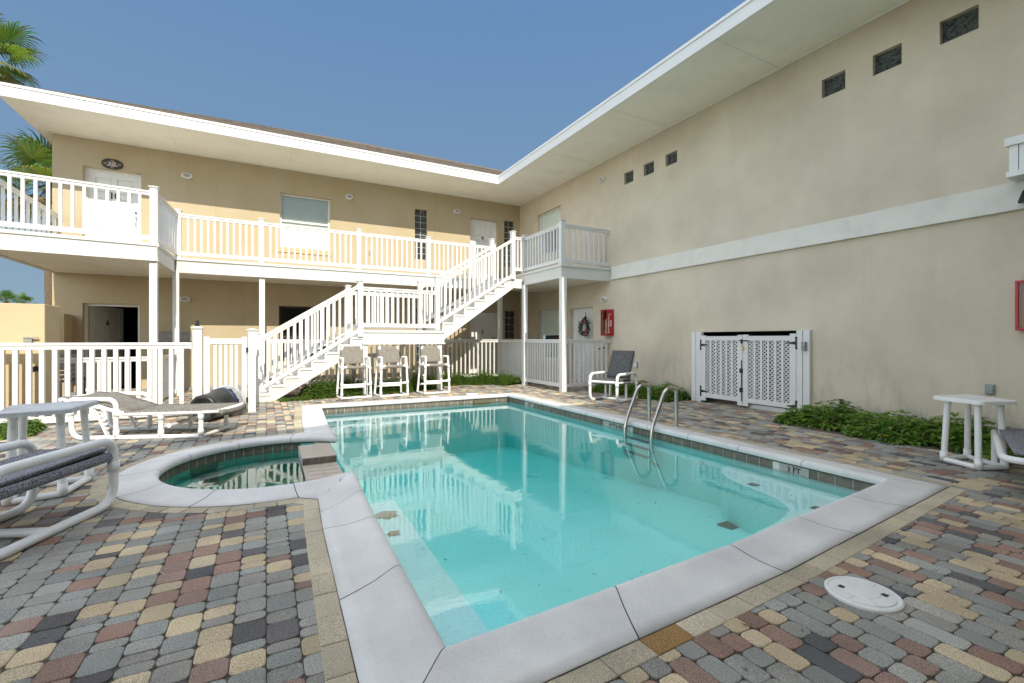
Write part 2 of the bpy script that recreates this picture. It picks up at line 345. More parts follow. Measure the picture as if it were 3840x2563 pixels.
def paver(mb, x0, x1, y0, y1, c, z=0, lod=0, cr=.024, ax=None):
    g = .0016; x0 += g; x1 -= g; y0 += g; y1 -= g; z += random.uniform(-.0015, .0015)
    cr = min(cr, (x1-x0)*.42, (y1-y0)*.42)
    n = 3 if lod == 0 else 1
    def ring(ins, zz):
        out = []
        for cx_, cy_, a0 in ((x1-cr, y1-cr, 0), (x0+cr, y1-cr, 90), (x0+cr, y0+cr, 180), (x1-cr, y0+cr, 270)):
            for k in range(n+1):
                a = R(a0+90*k/n); r = cr-ins*0; out.append((cx_+(r-ins)*math.cos(a), cy_+(r-ins)*math.sin(a), zz))
        return out
    if ax: # rotate frame for border pavers: ax=(origin, dir)
        o, d = ax; fn = lambda p: (o[0]+d[0]*p[0]-d[1]*p[1], o[1]+d[1]*p[0]+d[0]*p[1], p[2])
    else: fn = lambda p: p
    A = [fn(p) for p in ring(0, z-.012)]; B = [fn(p) for p in ring(.0, z-.0025)]; C = [fn(p) for p in ring(.004, z)]; m_ = len(A)
    f = []
    if lod < 2: f += [(i, (i+1) % m_, m_+(i+1) % m_, m_+i) for i in range(m_)]
    f += [(m_+i, m_+(i+1) % m_, 2*m_+(i+1) % m_, 2*m_+i) for i in range(m_)]+[tuple(range(2*m_, 3*m_))]
    mb.add(A+B+C, f, c)
STAIN = [(pz(2585, 2440).xy, .16), (pz(3480, 1915).xy, .11), (pz(3365, 1990).xy, .11), (pz(3010, 2200).xy, .09), (pz(2250, 2540).xy, .08)]
def paving():
    mb = MB()
    def field(xa, xb, ya, yb, w, lens, side):
        x = xa
        while x < xb-1e-6:
            y = ya-random.random()*.15
            while y < yb:
                l = random.choice(lens); cx_, cy_ = x+w/2, y+l/2
                d = cx_*SN+cy_*CS; r_ = abs(cx_*CS-cy_*SN)
                vis = d > -.6 and r_ < max(d, 0)*1.16+2.6
                if vis and not inside(OUT30, cx_, cy_) and not (cx_ > 6.95 and cy_ < 4.2) and not (cx_ > 6.95 and 6.55 < cy_ < 8.95):
                    paver(mb, x, x+w, y, y+l, paver_color(side), lod=0 if .9 < d < 4.5 and r_ < d*1.16+.4 else 1 if d < 8 else 2)
                y += l
            x += w
    field(-6.0, .25, -1.6, 13.8, .125, (.07, .095, .125, .125, .15), 'L')
    field(.25, 7.7, -1.6, 13.8, .10, (.10, .15, .15, .21), 'R')
    # soldier course round the coping
    P = offset_path(PATH, .337); n = len(P)
    def tanc():
        q = random.uniform(.88, 1.1); return (.50*q, .43*q, .31*q)
    for i in range(n):
        a, b = Vector(P[i]), Vector(P[(i+1) % n]); L_ = (b-a).length
        if L_ < .02: continue
        d = (b-a)/L_; k = max(1, round(L_/.205))
        for q in range(k):
            c = tanc()
            mid_ = a+d*((q+.5)*L_/k)
            if any((mid_-w_).length < r_ for w_, r_ in STAIN): c = tuple(v*random.uniform(.8, 1.1) for v in (.30, .225, .075))
            paver(mb, q*L_/k, (q+1)*L_/k, 0, .108, c, z=.004, lod=0, cr=.004, ax=((a.x, a.y), (d.x, d.y)))
    o = mb.build('paved_deck', paverm, None, recalc=False); tag(o, kind='structure')
paving()
# yellow water stains on the soldier course, as on the real stone
def stain_pavers():
    pass
# ------------------------------------------------------------------ pool
POOL = thing('swimming_pool', 'rectangular swimming pool with pale raised coping, round-cornered steps and turquoise plaster', 'pool', (2.7, 5.4, 0))
WL = -.128
def pool_shell():
    cop = MB(); prof = [(.045, -.05), (.012, -.045), (-.002, -.028), (-.006, -.006), (-.001, .014), (.012, .028), (.032, .035), (.06, .033), (.10, .025), (.15, .016), (.20, .012), (.26, .010), (.335, .010), (.335, -.03)]
    sweep(cop, PATH, prof, .73); cop.build('coping', copingm, POOL, recalc=False)
    g = MB(); sweep(g, PATH, [(u+.004 if i < 7 else u, z-.005) for i, (u, z) in enumerate(prof[:-1])]+[(.34, -.03)]); g.build('coping_joint', groutm, POOL, recalc=False)
pool_shell()
WALLP = offset_path(PATH, .04)
def floor_z(x, y): return -.62-.075*(y-2.0)
def pool_basin():
    # pool part of the outline without the spa: west wall runs straight behind the spillway
    P = [(.59, 1.69), (.62, 3.2), (.66, 4.47), (.70, 6.05), (.75, 7.2), (.85, 9.14), (4.76, 9.06), (4.76, 1.94), (2.4, 1.76)]
    mb = MB(); n = len(P)
    for i in range(n):
        a, b = P[i], P[(i+1) % n]; top = -.04
        if i == 2: top = -.16
        mb.add([(*a, top), (*b, top), (*b, floor_z(*b)), (*a, floor_z(*a))], [(0, 1, 2, 3)])
    mb.add([(x, y, floor_z(x, y)) for x, y in P], [tuple(range(n))])
    mb.build('basin', plaster, POOL)
    # bench along the west wall
    b = MB(); b.hexa([(.55, 1.6, -1.2), (1.00, 1.6, -1.2), (1.05, 4.3, -1.2), (.6, 4.3, -1.2), (.55, 1.6, -.26), (1.00, 1.6, -.26), (1.05, 4.3, -.26), (.6, 4.3, -.26)]); b.build('bench', plaster, POOL)
    # L-shaped concave bench in the near right corner
    top = [(4.8, 3.55), (4.62, 3.52), (4.45, 3.40), (4.33, 3.22), (4.26, 2.95), (4.18, 2.60), (4.06, 2.42), (3.86, 2.32), (3.6, 2.26), (3.3, 2.22), (3.08, 2.14), (2.96, 1.98), (2.94, 1.6), (4.8, 1.6)]
    def prism(P2, z0, z1, name):
        m_ = MB(); k = len(P2); m_.add([(x, y, z0) for x, y in P2]+[(x, y, z1) for x, y in P2], [tuple(range(k, 2*k))]); 
        m_.add([(x, y, z0) for x, y in P2]+[(x, y, z1) for x, y in P2], [(i, (i+1) % k, k+(i+1) % k, k+i) for i in range(k)], None, False)
        return m_.build(name, plaster, POOL)
    prism(top, -1.2, -.24, 'bench')
    fl = [(.7, 9.3)]+[(.88+r_*math.cos(R(a)), 9.15+r_*math.sin(R(a))) for a, r_ in ((-95, 1.5), (-80, 1.45), (-65, 1.5), (-50, 1.55), (-38, 1.75), (-28, 2.0), (-16, 2.2), (-5, 2.3))]+[(3.2, 9.3)]
    prism(fl, -1.6, -.26, 'step')
    fl2 = [(.7, 9.3), (.6, 7.9)]+[(.88+r_*math.cos(R(a)), 9.15+r_*math.sin(R(a))) for a, r_ in ((-80, .95), (-60, .95), (-40, .98), (-20, 1.1), (-5, 1.15))]+[(2.03, 9.3)]
    sq = mat('slate_marker_tile', (.10, .12, .11), .6, var=(12, .3))
    for (x, y, z, s_) in ((4.37, 2.96, -.238, .045), (4.25, 2.28, -.238, .045), (1.25, 8.2, -.258, .04), (1.7, 8.4, -.258, .04), (1.45, 8.75, -.258, .04), (2.2, 8.7, -.258, .04), (1.1, 8.85, -.258, .04), (1.0, 8.4, -.258, .04)):
        m_ = MB(); m_.box(x-s_, x+s_, y-s_, y+s_, z-.004, z+.002); m_.build('marker_tile', sq, POOL)
    m_ = MB(); x, y = pz(2736, 1968, -.69).xy; zf = floor_z(x, y); s_ = .085
    m_.box(x-s_, x+s_, y-s_, y+s_, zf-.002, zf+.012); m_.build('drain_cover', sq, POOL)
    x, y = pz(2007, 1775, -.9).xy; zf = floor_z(x, y); m_ = MB(); m_.tube([(x+.13*math.cos(R(a)), y+.13*math.sin(R(a)), zf+.01) for a in range(0, 360, 15)], .009, 6, closed=True)
    m_.disk(x, y, zf, zf+.02, .11, 24); m_.build('main_drain', plaster, POOL)
    # worn patches on the bench
    pt = mat('worn_plaster_patch', (.34, .27, .19), .9, var=(40, .4))
    for (cx_, cy_, sx_, sy_) in ((*pz(1447, 1930, -.25).xy, .13, .10), (*pz(1475, 1998, -.25).xy, .06, .05)):
        m_ = MB(); k = 16; rr = [random.uniform(.6, 1.15) for _ in range(k)]
        m_.add([(cx_+sx_*rr[i]*math.cos(2*math.pi*i/k), cy_+sy_*rr[i]*math.sin(2*math.pi*i/k), -.254) for i in range(k)], [tuple(range(k))]); m_.build('worn_patch', pt, POOL)
pool_basin()
def waterline(P, parent, skip=(), ztop=-.055, tw=.152, th=.085):
    mb = MB(); gm = MB(); n = len(P)
    for i in range(n-1):
        if i in skip: continue
        a, b = Vector(P[i]), Vector(P[i+1]); L_ = (b-a).length
        if L_ < .05: continue
        d = (b-a)/L_; nr = Vector((d.y, -d.x))   # towards the water (right of travel)
        k = max(1, round(L_/tw)); o2 = nr*.004
        g0, g1 = a+o2, b+o2
        gm.add([(*g0, ztop+.02), (*g1, ztop+.02), (*g1, ztop-th-.02), (*g0, ztop-th-.02)], [(0, 1, 2, 3)])
        for q in range(k):
            p0, p1 = a+d*(q*L_/k+.003)+nr*.008, a+d*((q+1)*L_/k-.003)+nr*.008
            if MARK(i, (p0+p1)/2): continue
            mb.add([(*p0, ztop), (*p1, ztop), (*p1, ztop-th), (*p0, ztop-th)], [(0, 1, 2, 3)])
    gm.build('grout', whitetile, parent); mb.build('waterline_tiles', tilem, parent)
M1 = [py(0, 0, 1)]*0
mk = [(px(2975, 1765, 4.74), '3 FT', 2), (px(2308, 1598, 4.74), '4 FT 6 IN', 4), (px(1985, 1517, 4.74), '5 FT', 2)]
def MARK(i, p):
    if p.x > 4.6 and 2.1 < p.y < 8.9:
        for q, t_, k in mk:
            if abs(p.y-q.y) < .076*k: return True
    return False
W2 = [(.59, 1.69), (.66, 4.47)]
waterline([(.59, 1.69), (.645, 4.30)], POOL)
for _r in ([(.705, 6.25), (.75, 7.2), (.85, 9.14)], [(.85, 9.14), (4.76, 9.06)], [(4.76, 9.06), (4.76, 1.94)], [(4.76, 1.94), (2.4, 1.76)], [(2.4, 1.76), (.59, 1.69)]): waterline(_r, POOL)
for q, t_, k in mk:
    m_ = MB(); hw = .076*k-.004
    m_.box(4.746, 4.757, q.y-hw, q.y+hw, -.135, -.05); s_ = m_.build('depth_marker', marktile, POOL)
    m2 = MB()
    for e in range(1, k): yy = q.y-.076*k+.152*e; m2.box(4.7445, 4.747, yy-.002, yy+.002, -.135, -.05)
    m2.build('tile_joint', groutm, s_)
    text(t_, .075, numeral, s_, (4.7435, q.y, -.098), (0, -1, 0), (0, 0, 1), 'lettering', .001)
# skimmer opening in the far wall
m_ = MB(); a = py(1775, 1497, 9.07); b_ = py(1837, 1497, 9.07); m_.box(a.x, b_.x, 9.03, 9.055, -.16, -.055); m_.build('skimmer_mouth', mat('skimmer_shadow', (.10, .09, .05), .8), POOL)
# return fittings
for (X_, Y_, z_) in ((4.745, 7.0, -.30), (4.745, 3.9, -.28), (4.745, 5.4, -.34)):
    m_ = MB(); m_.lathe([(0, .03), (.012, .028), (.014, .012), (.006, .008)], (X_, Y_, z_), (-1, 0, 0), 16); m_.build('return_fitting', whitetile, POOL)
# floating and sunken litter
lit = MB()
for _ in range(120):
    x, y = random.uniform(.9, 4.6), random.uniform(1.9, 8.9); z = floor_z(x, y)+.006
    a = random.uniform(0, 6.28); l = random.uniform(.008, .028); w = random.uniform(.002, .006)
    if x < 1.1 or (x > 2.9 and y < 3.6): z = -.23
    lit.add([(x-l*math.cos(a), y-l*math.sin(a), z), (x+w*math.sin(a), y-w*math.cos(a), z), (x+l*math.cos(a), y+l*math.sin(a), z), (x-w*math.sin(a), y+w*math.cos(a), z)], [(0, 1, 2, 3)])
tag(lit.build('leaf_litter', mat('dead_leaves', (.10, .08, .04), .9)), 'tiny dead leaf bits sunk and drifting across the turquoise pool', 'leaf litter', kind='stuff')

wm = watermat('pool_water', (.08, .93, .92), .46, [(2.2, .05, .03, (1, 1.8, 1)), (16, .018, .01, (1, 2.6, 1))])
def water(name, P, z0, z1, m):
    mb = MB(); k = len(P); mb.add([(x, y, z0) for x, y in P]+[(x, y, z1) for x, y in P], [tuple(range(k))[::-1], tuple(range(k, 2*k))]+[(i, (i+1) % k, k+(i+1) % k, k+i) for i in range(k)])
    tag(mb.build(name, m), kind='structure')
water('pool_water', [(.57, 1.67), (.60, 3.2), (.645, 4.40), (.69, 4.5), (.74, 6.0), (.73, 7.2), (.83, 9.16), (4.78, 9.08), (4.78, 1.92), (2.4, 1.74)], -1.7, WL, wm)
# ------------------------------------------------------------------ spa
SPA = thing('spa_tub', 'round hot tub with dark green water joined to the pool by a tiled spillway', 'spa', (.13, 5.28, 0))
P = arc(SPC, SPR+.04, -76, -284, 36)
waterline(P, SPA, tw=.13)
mb = MB(); n = 48; C_ = arc(SPC, SPR+.035, 0, 360, n)[:-1]
mb.add([(x, y, -.04) for x, y in C_]+[(x, y, -.95) for x, y in C_], [(i, (i+1) % n, n+(i+1) % n, n+i) for i in range(n) if not (C_[i][0] > .42 and C_[(i+1) % n][0] > .42)], None, True)
C2 = arc(SPC, SPR-.3, 0, 360, n)[:-1]
mb.add([(x, y, -.5) for x, y in C_]+[(x, y, -.52) for x, y in C2]+[(x, y, -.95) for x, y in C2], [(i, (i+1) % n, n+(i+1) % n, n+i) for i in range(n)]+[(n+i, n+(i+1) % n, 2*n+(i+1) % n, 2*n+i) for i in range(n)]+[tuple(range(2*n, 3*n))])
mb.build('tub', mat('spa_plaster', (.34, .93, .82), .8, var=(3, .1)), SPA)
mb = MB(); mb.tube([(.2+.12*math.cos(R(a)), 5.0+.12*math.sin(R(a)), -.93) for a in range(0, 360, 15)], .008, 6, closed=True); mb.build('drain', plaster, SPA)
for a in (200, 160, 125, 100):
    q = (SPC.x+(SPR+.02)*math.cos(R(a)), SPC.y+(SPR+.02)*math.sin(R(a)), -.22); mb = MB(); mb.lathe([(0, .028), (.012, .026), (.014, .01)], q, (-math.cos(R(a)), -math.sin(R(a)), 0), 14); mb.build('jet', whitetile, SPA)
# spillway: raised tiled slab + lower tiled weir
mb = MB(); gr = MB()
def tiles(x0, x1, y0, y1, z0, z1, nx, ny):
    gr.box(x0, x1, y0, y1, z0, z1-.004)
    for i in range(nx):
        for j in range(ny):
            a, b = x0+(x1-x0)*i/nx, x0+(x1-x0)*(i+1)/nx; c, d = y0+(y1-y0)*j/ny, y0+(y1-y0)*(j+1)/ny; g = .005
            mb.add([(a+g, c+g, z1), (b-g, c+g, z1), (b-g, d-g, z1), (a+g, d-g, z1)], [(0, 1, 2, 3)])
tiles(.34, .69, 5.42, 6.10, -.75, -.045, 2, 5)
tiles(.34, .69, 4.40, 5.42, -.75, -.118, 2, 7)
gr.build('weir_wall', mat('tan_grout', (.45, .43, .40), .8), SPA); mb.build('weir_tiles', tantile, SPA)
mb = MB(); mb.box(.345, .51, 5.408, 5.4195, -.112, -.05); mb.box(.516, .685, 5.408, 5.4195, -.112, -.05); mb.build('weir_face_tiles', tilem, SPA)
ws = watermat('spa_water', (.03, .72, .64), 1.7, [(3.5, .04, .03, (1, 1.4, 1))])
aw = arc(SPC, SPR+.03, -60, -300, 40)
water('spa_water', [(.345, aw[0][1])]+[p for p in aw if p[0] < .345]+[(.345, aw[-1][1])], -.96, -.13, ws)
# ------------------------------------------------------------------ apartment building (back wing, right wing, wing behind the viewer)
BLD = thing('apartment_building', 'tan stucco two-storey apartment building wrapping round the pool court', 'building', (0, FY, 0))
def F(x, y): return py(x, y, FY)
def W(x, y): return px(x, y, WX)
class Face:      # u along the wall, v up, w outwards
    def __init__(s, o, u, w): s.o, s.u, s.w = Vector(o), Vector(u), Vector(w)
    def p(s, u, v, w=0): return s.o+s.u*u+Vector((0, 0, v))+s.w*w
    def box(s, mb, u0, u1, v0, v1, w0, w1, c=None):
        mb.hexa([s.p(u0, v0, w0), s.p(u1, v0, w0), s.p(u1, v0, w1), s.p(u0, v0, w1), s.p(u0, v1, w0), s.p(u1, v1, w0), s.p(u1, v1, w1), s.p(u0, v1, w1)], c)
    def quad(s, mb, u0, u1, v0, v1, w, c=None): mb.add([s.p(u0, v0, w), s.p(u1, v0, w), s.p(u1, v1, w), s.p(u0, v1, w)], [(0, 1, 2, 3)], c)
FB = Face((0, FY, 0), (1, 0, 0), (0, -1, 0)); FR = Face((WX, 0, 0), (0, -1, 0), (-1, 0, 0))   # on FR, u = -Y
def wall(face, u0, u1, v0, v1, holes, name, m, depth=.16):
    us = sorted({u0, u1, *[h[0] for h in holes], *[h[1] for h in holes]}); vs = sorted({v0, v1, *[h[2] for h in holes], *[h[3] for h in holes]}); mb = MB()
    for i in range(len(us)-1):
        for j in range(len(vs)-1):
            cu, cv = (us[i]+us[i+1])/2, (vs[j]+vs[j+1])/2
            if any(h[0] < cu < h[1] and h[2] < cv < h[3] for h in holes): continue
            face.quad(mb, us[i], us[i+1], vs[j], vs[j+1], 0)
    for h in holes:
        a, b, c, d = h[:4]; dp = h[4] if len(h) > 4 else depth
        for q in (((a, c), (a, d)), ((b, c), (b, d)), ((a, c), (b, c)), ((a, d), (b, d))):
            (ua, va), (ub, vb) = q; mb.add([face.p(ua, va, 0), face.p(ub, vb, 0), face.p(ub, vb, -dp), face.p(ua, va, -dp)], [(0, 1, 2, 3)])
    # outer shell behind keeps light out
    return mb.build(name, m, BLD, recalc=False)
d10 = (F(310, 621).x, F(529.5, 650).x, DECK, F(310, 621).z)
wu = (F(1050, 722).x, F(1238, 745).x, F(1238, 942).z, F(1050, 722).z)
g1 = (F(1556, 785).x, F(1602, 790).x, F(1556, 972).z, F(1556, 783).z)
d9 = (F(1763.6, 817).x, F(1867.5, 831).x, DECK, F(1763.6, 817).z)
g2 = (F(1891, 828).x, F(1928, 832).x, g1[2], F(1891, 827).z)
d6 = (F(309.5, 1137).x, F(523.6, 1148).x, .06, F(309.5, 1137).z)
wl = (F(1045.6, 1147.5).x, F(1226, 1150).x, F(1053, 1356).z, F(1045.6, 1147.5).z)
g3 = (F(1561, 1157).x, F(1588.5, 1160).x, .55, F(1561, 1156).z)
d5 = (F(1762, 1175).x, F(1869, 1175).x, .06, F(1869, 1174).z)
g4 = (F(1894, 1167).x, F(1931, 1167).x, .55, F(1894, 1166).z)
g1 = (*g1, .12); g2 = (*g2, .12); g3 = (*g3, .12); g4 = (*g4, .12)
print('openings', [tuple(round(v, 2) for v in h) for h in (d10, wu, g1, d9, g2, d6, wl, g3, d5, g4)])
wall(FB, LX, WX, -.05, SOF, [d10, wu, g1, d9, g2, d6, wl, g3, d5, g4], 'wall', stucco)
def WU(x, y): return -W(x, y).y
ru = (WU(2016.4, 808), WU(2102.3, 770.8), 3.9, W(2016.4, 808.7).z)
rl = (WU(2019.6, 1166), WU(2126, 1160), W(2019.6, 1346).z, W(2019.6, 1165.8).z)
rd = (WU(2137.4, 1159), WU(2224, 1150), .05, W(2137.4, 1159).z)
sm = []
for (a, b, c, d) in (((2340.8, 652), (2375, 635), (2340.8, 694.7), 0), ((2414, 620), (2452, 601.8), (2414, 663), 0), ((2496, 583), (2539, 561), (2496, 626.5), 0),
                     ((3082, 302), (3170, 262), (3082, 371), 0), ((3273, 210), (3381.6, 157), (3272, 287), 0), ((3524, 84), (3670, 9.6), (3520, 172), 0)):
    sm.append([WU(*a), WU(*b), W(*c).z, W(*a).z])
z0s = sum(h[2] for h in sm)/6; z1s = sum(h[3] for h in sm)/6
print('small', [[round(v, 2) for v in h] for h in sm])
sm = [(h[0], h[1], h[2], h[3], .12) for h in sm]
GX = WX-.09
gu0, gu1 = -px(2592.6, 1246, GX).y, -px(3034, 1238, GX).y; gtop = 1.385
gh = (gu0+.02, gu1-.02, 0.0, gtop, .9)
print('gate', gu0, gu1)
wall(FR, -FY, 6.0, -.05, SOF, [ru, rl, rd, *sm, gh], 'wall', stucco_grey)
# wing behind the viewer and hidden returns: plain walls
mb = MB(); mb.add([(-9, -2.6, 0), (WX, -2.6, 0), (WX, -2.6, SOF), (-9, -2.6, SOF)], [(0, 1, 2, 3)]); mb.build('wall', stucco, BLD, recalc=False)
mb = MB(); mb.add([(LX, FY, -.05), (LX, 24, -.05), (LX, 24, SOF), (LX, FY, SOF)], [(0, 1, 2, 3)]); mb.build('wall', stucco, BLD, recalc=False)
# roofs
ZT = 6.10; pz_ = .440; RY = 19.0; hw = RY-EY; rx = LX-.25+hw
mb = MB(); E0, E1 = (LX-.25, EY), (EX, EY)
def T(x, y, z): return (x, y, z)
zr = ZT+pz_*hw
mb.add([T(LX-.27, EY-.03, ZT), T(EX-.03, EY-.03, ZT), T(EX+hw, RY, zr), T(rx, RY, zr)], [(0, 1, 2, 3)])
mb.add([T(LX-.27, EY-.03, ZT), T(rx, RY, zr), T(LX-.27, RY+hw, ZT)], [(0, 1, 2)])
mb.add([T(EX-.03, EY-.03, ZT), T(EX-.03, -1.0, ZT), T(EX+hw, -7.8, zr), T(EX+hw, RY, zr)], [(0, 1, 2, 3)])
mb.add([T(-9, -1.0, ZT), T(EX-.03, -1.0, ZT), T(EX+hw, -7.8, zr), T(-9, -7.8, zr)], [(0, 1, 2, 3)])
mb.add([T(rx, RY, zr), T(EX+hw, RY, zr), T(EX+hw, RY+hw, ZT), T(LX-.27, RY+hw, ZT)], [(0, 1, 2, 3)])
roof = mb.build('roof', shingle, BLD, recalc=False)
mb = MB()    # shingle courses: butt edges along the back wing slope
for k in range(1, 40):
    t = k/40*.62; y = EY+hw*t; z = ZT+pz_*(y-EY)
    xa = LX-.27+(y-EY)+.1; xb = EX+(y-EY)-.1; x = xa
    while x < xb:
        l = random.uniform(.25, .6); dz = random.choice((.006, .014, .02)); x2 = min(x+l, xb)
        mb.add([(x, y, z+.002), (x2, y, z+.002), (x2, y, z+dz), (x, y, z+dz), (x, y+.14, z+.14*pz_+.004), (x2, y+.14, z+.14*pz_+.004)], [(0, 1, 2, 3), (3, 2, 5, 4)]); x = x2
mb.build('shingle_course', shingle, roof, recalc=False)
# soffits
mb = MB()
mb.add([(LX-.25, EY, SOF), (EX, EY, SOF), (WX+.01, FY+.01, SOF), (LX-.25, FY+.01, SOF)], [(0, 1, 2, 3)])
mb.add([(EX, EY, SOF), (EX, -1.0, SOF), (WX+.01, -2.6, SOF), (WX+.01, FY+.01, SOF)], [(0, 1, 2, 3)])
mb.add([(-9, -1, SOF), (EX, -1, SOF), (WX, -2.6, SOF), (-9, -2.6, SOF)], [(0, 1, 2, 3)])
mb.add([(LX-.25, FY, SOF), (LX, FY, SOF), (LX, 24, SOF), (LX-.25, 24, SOF)], [(0, 1, 2, 3)])
mb.build('soffit', soffitm, BLD, recalc=False)
mb = MB()   # panel joints + cove trim
for y in (9.6, 7.2, 4.75, 2.3): mb.box(EX+.02, WX-.03, y-.003, y+.003, SOF-.003, SOF+.002)
for x in (-1.9, .55, 3.0, 5.4): mb.box(x-.002, x+.002, EY+.02, FY-.03, SOF-.002, SOF+.002)
for _ in range(90):
    x, y = random.uniform(LX, 6.0), random.uniform(EY+.1, FY-.15); mb.box(x-.008, x+.008, y-.008, y+.008, SOF-.003, SOF+.001)
for _ in range(70):
    x, y = random.uniform(EX+.1, WX-.1), random.uniform(1.5, 12); mb.box(x-.006, x+.006, y-.006, y+.006, SOF-.003, SOF+.001)
mb.build('soffit_joint', mat('soffit_gap', (.66, .62, .52), .9), BLD)
mb = MB(); mb.box(LX, WX-.02, FY-.025, FY-.002, SOF-.03, SOF-.003); mb.box(WX-.025, WX-.002, -2, FY-.026, SOF-.03, SOF-.003); mb.build('cove_trim', soffitm, BLD)
# fascia
mb = MB()
mb.box(LX-.27, EX-.022, EY-.02, EY, SOF-.012, ZT-.055); mb.box(EX-.02, EX, -1.0, EY, SOF-.012, ZT-.055)
mb.box(LX-.27, EX-.04, EY-.038, EY-.021, ZT-.054, ZT-.004); mb.box(EX-.038, EX-.021, -1.0, EY-.04, ZT-.054, ZT-.004)
mb.box(LX-.27, LX-.25, EY+.001, 24, SOF-.012, ZT-.03); mb.box(-9, EX, -1.02, -1.001, SOF, ZT-.02)
mb.build('fascia', fasciam, BLD)
# dark rooms behind openings
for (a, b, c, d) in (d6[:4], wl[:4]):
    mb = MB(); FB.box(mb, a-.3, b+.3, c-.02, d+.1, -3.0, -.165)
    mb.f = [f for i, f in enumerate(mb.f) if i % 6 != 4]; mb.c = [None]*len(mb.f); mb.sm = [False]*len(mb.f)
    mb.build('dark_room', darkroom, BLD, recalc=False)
# glass block windows
def glassblocks(face, h, nx, ny, dp=.075):
    a, b, c, d = h[:4]; g = MB(); fr = MB(); face.box(fr, a, b, c, d, -.12, -dp-.005)
    w_, t_ = (b-a)/nx, (d-c)/ny
    for i in range(nx):
        for j in range(ny): face.box(g, a+i*w_+.007, a+(i+1)*w_-.007, c+j*t_+.007, c+(j+1)*t_-.007, -dp-.02, -dp+.004)
    f_ = fr.build('glass_block_window', whitetile if nx > 1 else mat('dark_mortar', (.12, .13, .10), .8), BLD); g.build('glass_blocks', blockglass, f_, bevel=.004)
for h in (g1, g2): glassblocks(FB, h, 2, 8)
for h in (g3, g4): glassblocks(FB, h, 2, 7)
for h in sm: glassblocks(FR, h, 1, 1, .075)
# sash windows with blinds
def sash(face, h, dp=.10, blind=True, mid=None, glass=pane_green, lowdark=False):
    a, b, c, d = h[:4]; t = .045; mid = mid or (c+d)/2; m_ = MB()
    face.box(m_, a, a+t, c, d, -dp-.04, -dp); face.box(m_, b-t, b, c, d, -dp-.04, -dp)
    face.box(m_, a+t, b-t, d-t, d, -dp-.04, -dp); face.box(m_, a+t, b-t, c, c+t, -dp-.04, -dp+.01); face.box(m_, a+t, b-t, mid-t/2, mid+t/2, -dp-.035, -dp+.012)
    f_ = m_.build('window_frame', framem, BLD); m_ = MB(); face.quad(m_, a+t, b-t, c+t, mid-t/2, -dp-.015); face.quad(m_, a+t, b-t, mid+t/2, d-t, -dp-.02); m_.build('pane', glass, f_, recalc=False)
    if blind:
        m_ = MB(); v = (mid+.02) if lowdark else c+t
        while v < d-t:
            m_.add([face.p(a+t, v, -dp-.05), face.p(b-t, v, -dp-.05), face.p(b-t, v+.032, -dp-.040), face.p(a+t, v+.032, -dp-.040)], [(0, 1, 2, 3)]); v += .03
        m_.build('blind', blindm, f_, recalc=False)
    m_ = MB(); face.quad(m_, a, b, c, d, -dp-.16); m_.build('room_shade', mat('room_back', (.45, .52, .48), .9) if blind and not lowdark else darkroom, f_, recalc=False)
    return f_
sash(FB, wu)
sash(FR, ru, lowdark=True, mid=5.0-.35); sash(FR, rl, lowdark=True, mid=W(2025, 1256).z)
m_ = MB(); FB.box(m_, wu[0]-.05, wu[1]+.05, wu[2]-.14, wu[2], -.02, .025); m_.build('window_sill', mat('sill_stucco', (.58, .42, .24), .9, bump=(150, .4, .005)), BLD)
m_ = MB(); t = .04; FB.box(m_, wl[0], wl[0]+t, wl[2], wl[3], -.14, -.1); FB.box(m_, wl[1]-t, wl[1], wl[2], wl[3], -.14, -.1); FB.box(m_, wl[0]+t, wl[1]-t, wl[3]-t, wl[3], -.14, -.1); FB.box(m_, wl[0]+t, wl[1]-t, 1.28, 1.33, -.14, -.1)
f_ = m_.build('window_frame', mat('bronze_frame', (.07, .05, .035), .5), BLD)
m_ = MB(); FB.quad(m_, wl[0]+t, wl[1]-t, wl[2], 1.28, -.12); FB.quad(m_, wl[0]+t, wl[1]-t, 1.33, wl[3]-t, -.125); m_.build('pane', pane_dark, f_, recalc=False)
m_ = MB()
for k in range(9): FB.box(m_, wl[0]+t, wl[1]-t, wl[2]+.02+k*.085, wl[2]+.085+k*.085, -.19, -.16)
m_.build('shutter', mat('brown_slats', (.12, .075, .05), .7), f_)
